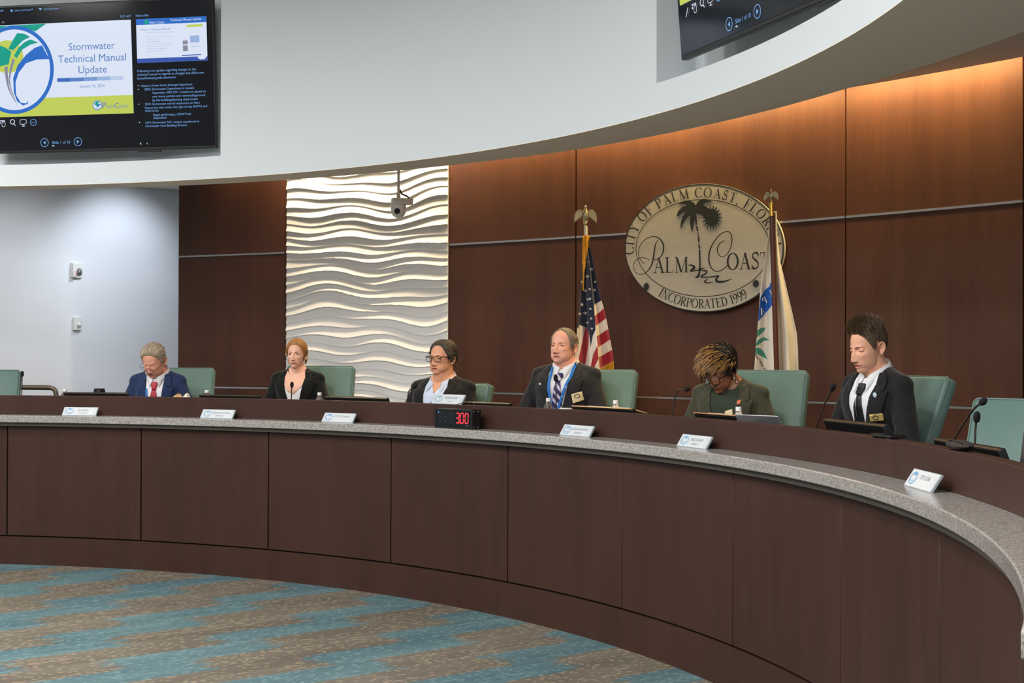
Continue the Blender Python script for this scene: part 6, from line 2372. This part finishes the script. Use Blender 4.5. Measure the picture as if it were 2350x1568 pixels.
person('grey-haired man with receding hair in a charcoal suit, striped tie and blue lanyard', 1292, 795, 6.84, 22, 30, -3, 2,
       dict(w=1.02, jaw=1.10, chin=1.0, nostril=MAT['nostril'], lid=17, lowlid=-18, jowl=0.006, bag=0.0018, fold=0.0028, neck=0.062, nosew=1.1, nose=1.05),
       sk4, lp4, hair4, ch4, dict(shirt=WHITE_SH, collar=WHITE_SH, tie=tie4, lapelmat=ch4, wv=1.05, vb=-0.42,
       patches=[('lanyard', [(.078, .012), (.094, .006), (.088, -.07), (.046, -.20), (-.002, -.330), (-.014, -.318), (.026, -.21), (.066, -.08)], 0.020, lan),
                ('lanyard', [(-.072, -.02), (-.058, -.02), (-.052, -.12), (-.030, -.24), (-.004, -.33), (-.018, -.36), (-.046, -.26), (-.066, -.13)], 0.018, lan),
                ('name_badge', [(.096, -.185), (.156, -.168), (.164, -.223), (.106, -.243)], 0.020, cream_b), ('badge_logo', ring_poly(.130, -.196, .017, .012, .0028), 0.0235, badge_ink)],
       dots=[('lapel_pin', -.122, -.125, .0075, .018, pin_w), ('lanyard_mark', .062, -.14, .0045, .024, WHITE_SH), ('lanyard_mark', .040, -.20, .0040, .024, WHITE_SH), ('lanyard_mark', .076, -.09, .0040, .024, WHITE_SH)]),
       s=1.03, W=0.97, D=1.02, belly=0.02, neck=0.108, hoff=(0.012, 0.0), arms=(0.268, -0.07, -0.34, 0.19, -0.32, -0.38))

# 5 --- woman in olive blazer
h5a = mat('black_brown_hair', srgb(34, 24, 18), 0.45, noise=(50, 0.2)); h5b = mat('golden_highlights', srgb(186, 136, 74), 0.5)


def comb5(p, n, rn):
    d = Vector((-0.55 + rn.uniform(-.3, .3), -0.9 if p.y < 0.05 else 0.3, -0.35 if p.z > 0.03 else -1.0))
    d = d - n * d.dot(n) * 0.8
    return d.normalized()


hair5 = dict(line=LINE_SPIKY, thick=lambda a, e, p: 0.012 + 0.030 * max(0, min(1, (p.z + 0.0) / 0.08)), comb=comb5, len=lambda p, rn: rn.uniform(0.05, 0.085) if p.z > 0.03 else 0.03, n=2400, lift=0.65, curl=0.7, w=0.0019, mats=[h5a, h5b], mixf=lambda p: 0.62 if p.z > 0.03 and p.y < 0.06 else 0.06, lump=1.0)
sk5 = skinmat('brown_skin', (156, 102, 74), 0.42); lp5 = skinmat('dark_rose_lips', (112, 52, 46))
ol = fabric('olive_blazer', (66, 66, 50), 0.4)
G5 = dict(w=0.056, h=0.044, r=0.0028, z=-0.008, dy=-0.010, tr=0.004, mat=mat('tortoise_frames', srgb(40, 26, 20), 0.25))
org_pin = mat('flag_pin', srgb(214, 120, 80), 0.4)
person('woman with spiky highlighted hair, large glasses and hoop earrings in an olive blazer', 1653, 853, 6.74, 22, 38, 26, 12,
       dict(w=0.99, jaw=0.98, nostril=MAT['nostril_dark'], lid=-12, lowlid=-24, gx=22, fold=0.0015, neck=0.052, glasses=G5, nosew=1.3, nose=0.95, earrings='hoop', lip=1.5, thinbrow=1, liner=liner),
       sk5, lp5, hair5, ol, dict(shirt=mat('dark_green_top', srgb(46, 54, 40), 0.85), wv=1.25, vb=-0.46, lapelmat=ol,
       neckhole=1.5, patches=[('name_badge', [(.020, -.142), (.064, -.130), (.068, -.172), (.022, -.178)], 0.018, cream_b), ('flag_pin', [(.086, -.088), (.108, -.083), (.106, -.104), (.088, -.106)], 0.018, org_pin)]),
       s=0.97, W=0.98, D=0.98, neck=0.058, hoff=(0.030, 0.040), arms=(0.262, -0.06, -0.30, 0.17, -0.30, -0.30))

# 6 --- young man
h6a = mat('brown_hair', srgb(80, 61, 44), 0.5, noise=(50, 0.2)); h6b = mat('light_brown_hair', srgb(104, 84, 60), 0.5)


def comb6(p, n, rn):
    if p.z > 0.065: d = Vector((rn.uniform(-.25, .25), -0.55 if p.y < 0.04 else 0.2, 0.75))
    else: d = Vector((p.x, 0.5, -1.0)); d = d - n * d.dot(n)
    return d.normalized()


hair6 = dict(line=[(0, .078), (25, .077), (45, .062), (56, .046), (64, .022), (74, -.002), (86, -.010), (92, .022), (104, .026), (112, -.02), (130, -.05), (180, -.062)],
             thick=lambda a, e, p: 0.0045 + 0.020 * max(0, min(1, (p.z - 0.055) / 0.035)), comb=comb6, len=lambda p, rn: rn.uniform(0.022, 0.040) if p.z > 0.065 else 0.010, n=2600, lift=0.5, curl=0.15, w=0.0014, mats=[h6a, h6b], mixf=lambda p: 0.35 if p.z > 0.05 else 0.15, lump=0.8)
sk6 = skinmat('light_skin', (228, 168, 138)); lp6 = skinmat('light_lips', (178, 104, 88))
dk6 = fabric('black_grey_suit', (31, 31, 31), 0.45)
ty6 = mat('black_tie', srgb(20, 20, 24), 0.45); gold_b = mat('gold_badge', srgb(196, 170, 104), 0.4, 0.4); pin6 = mat('round_pin', srgb(190, 214, 222), 0.3)
steel = mat('tie_bar', srgb(200, 200, 200), 0.3, 1.0)
person('young man with short spiky brown hair in a dark suit and black tie looking down', 1990, 797, 6.70, 44, 52, 16, 7,
       dict(w=0.95, jaw=0.92, chin=1.05, nostril=MAT['nostril'], lid=-10, lowlid=-22, gx=20, fold=0.0008, neck=0.053, nosew=0.95, nose=1.08, lip=1.3),
       sk6, lp6, hair6, dk6, dict(shirt=WHITE_SH, collar=WHITE_SH, tie=ty6, lapelmat=dk6, wv=0.95, vb=-0.33,
       patches=[('name_badge', [(.072, -.196), (.132, -.192), (.132, -.226), (.072, -.230)], 0.018, gold_b), ('badge_logo', ring_poly(.102, -.211, .013, .011, .0026), 0.0215, badge_ink), ('tie_bar', [(-.024, -.088), (.018, -.084), (.018, -.088), (-.024, -.092)], 0.018, steel), ('tie_chain', [(-.010, -.09), (-.007, -.09), (-.002, -.21), (-.005, -.21)], 0.018, steel)],
       dots=[('round_pin', .098, -.106, .0125, .018, pin6)]), s=1.0, W=0.84, D=0.94, neck=0.106, hoff=(0.004, 0.03), arms=(0.238, -0.06, -0.34, 0.18, -0.30, -0.36))
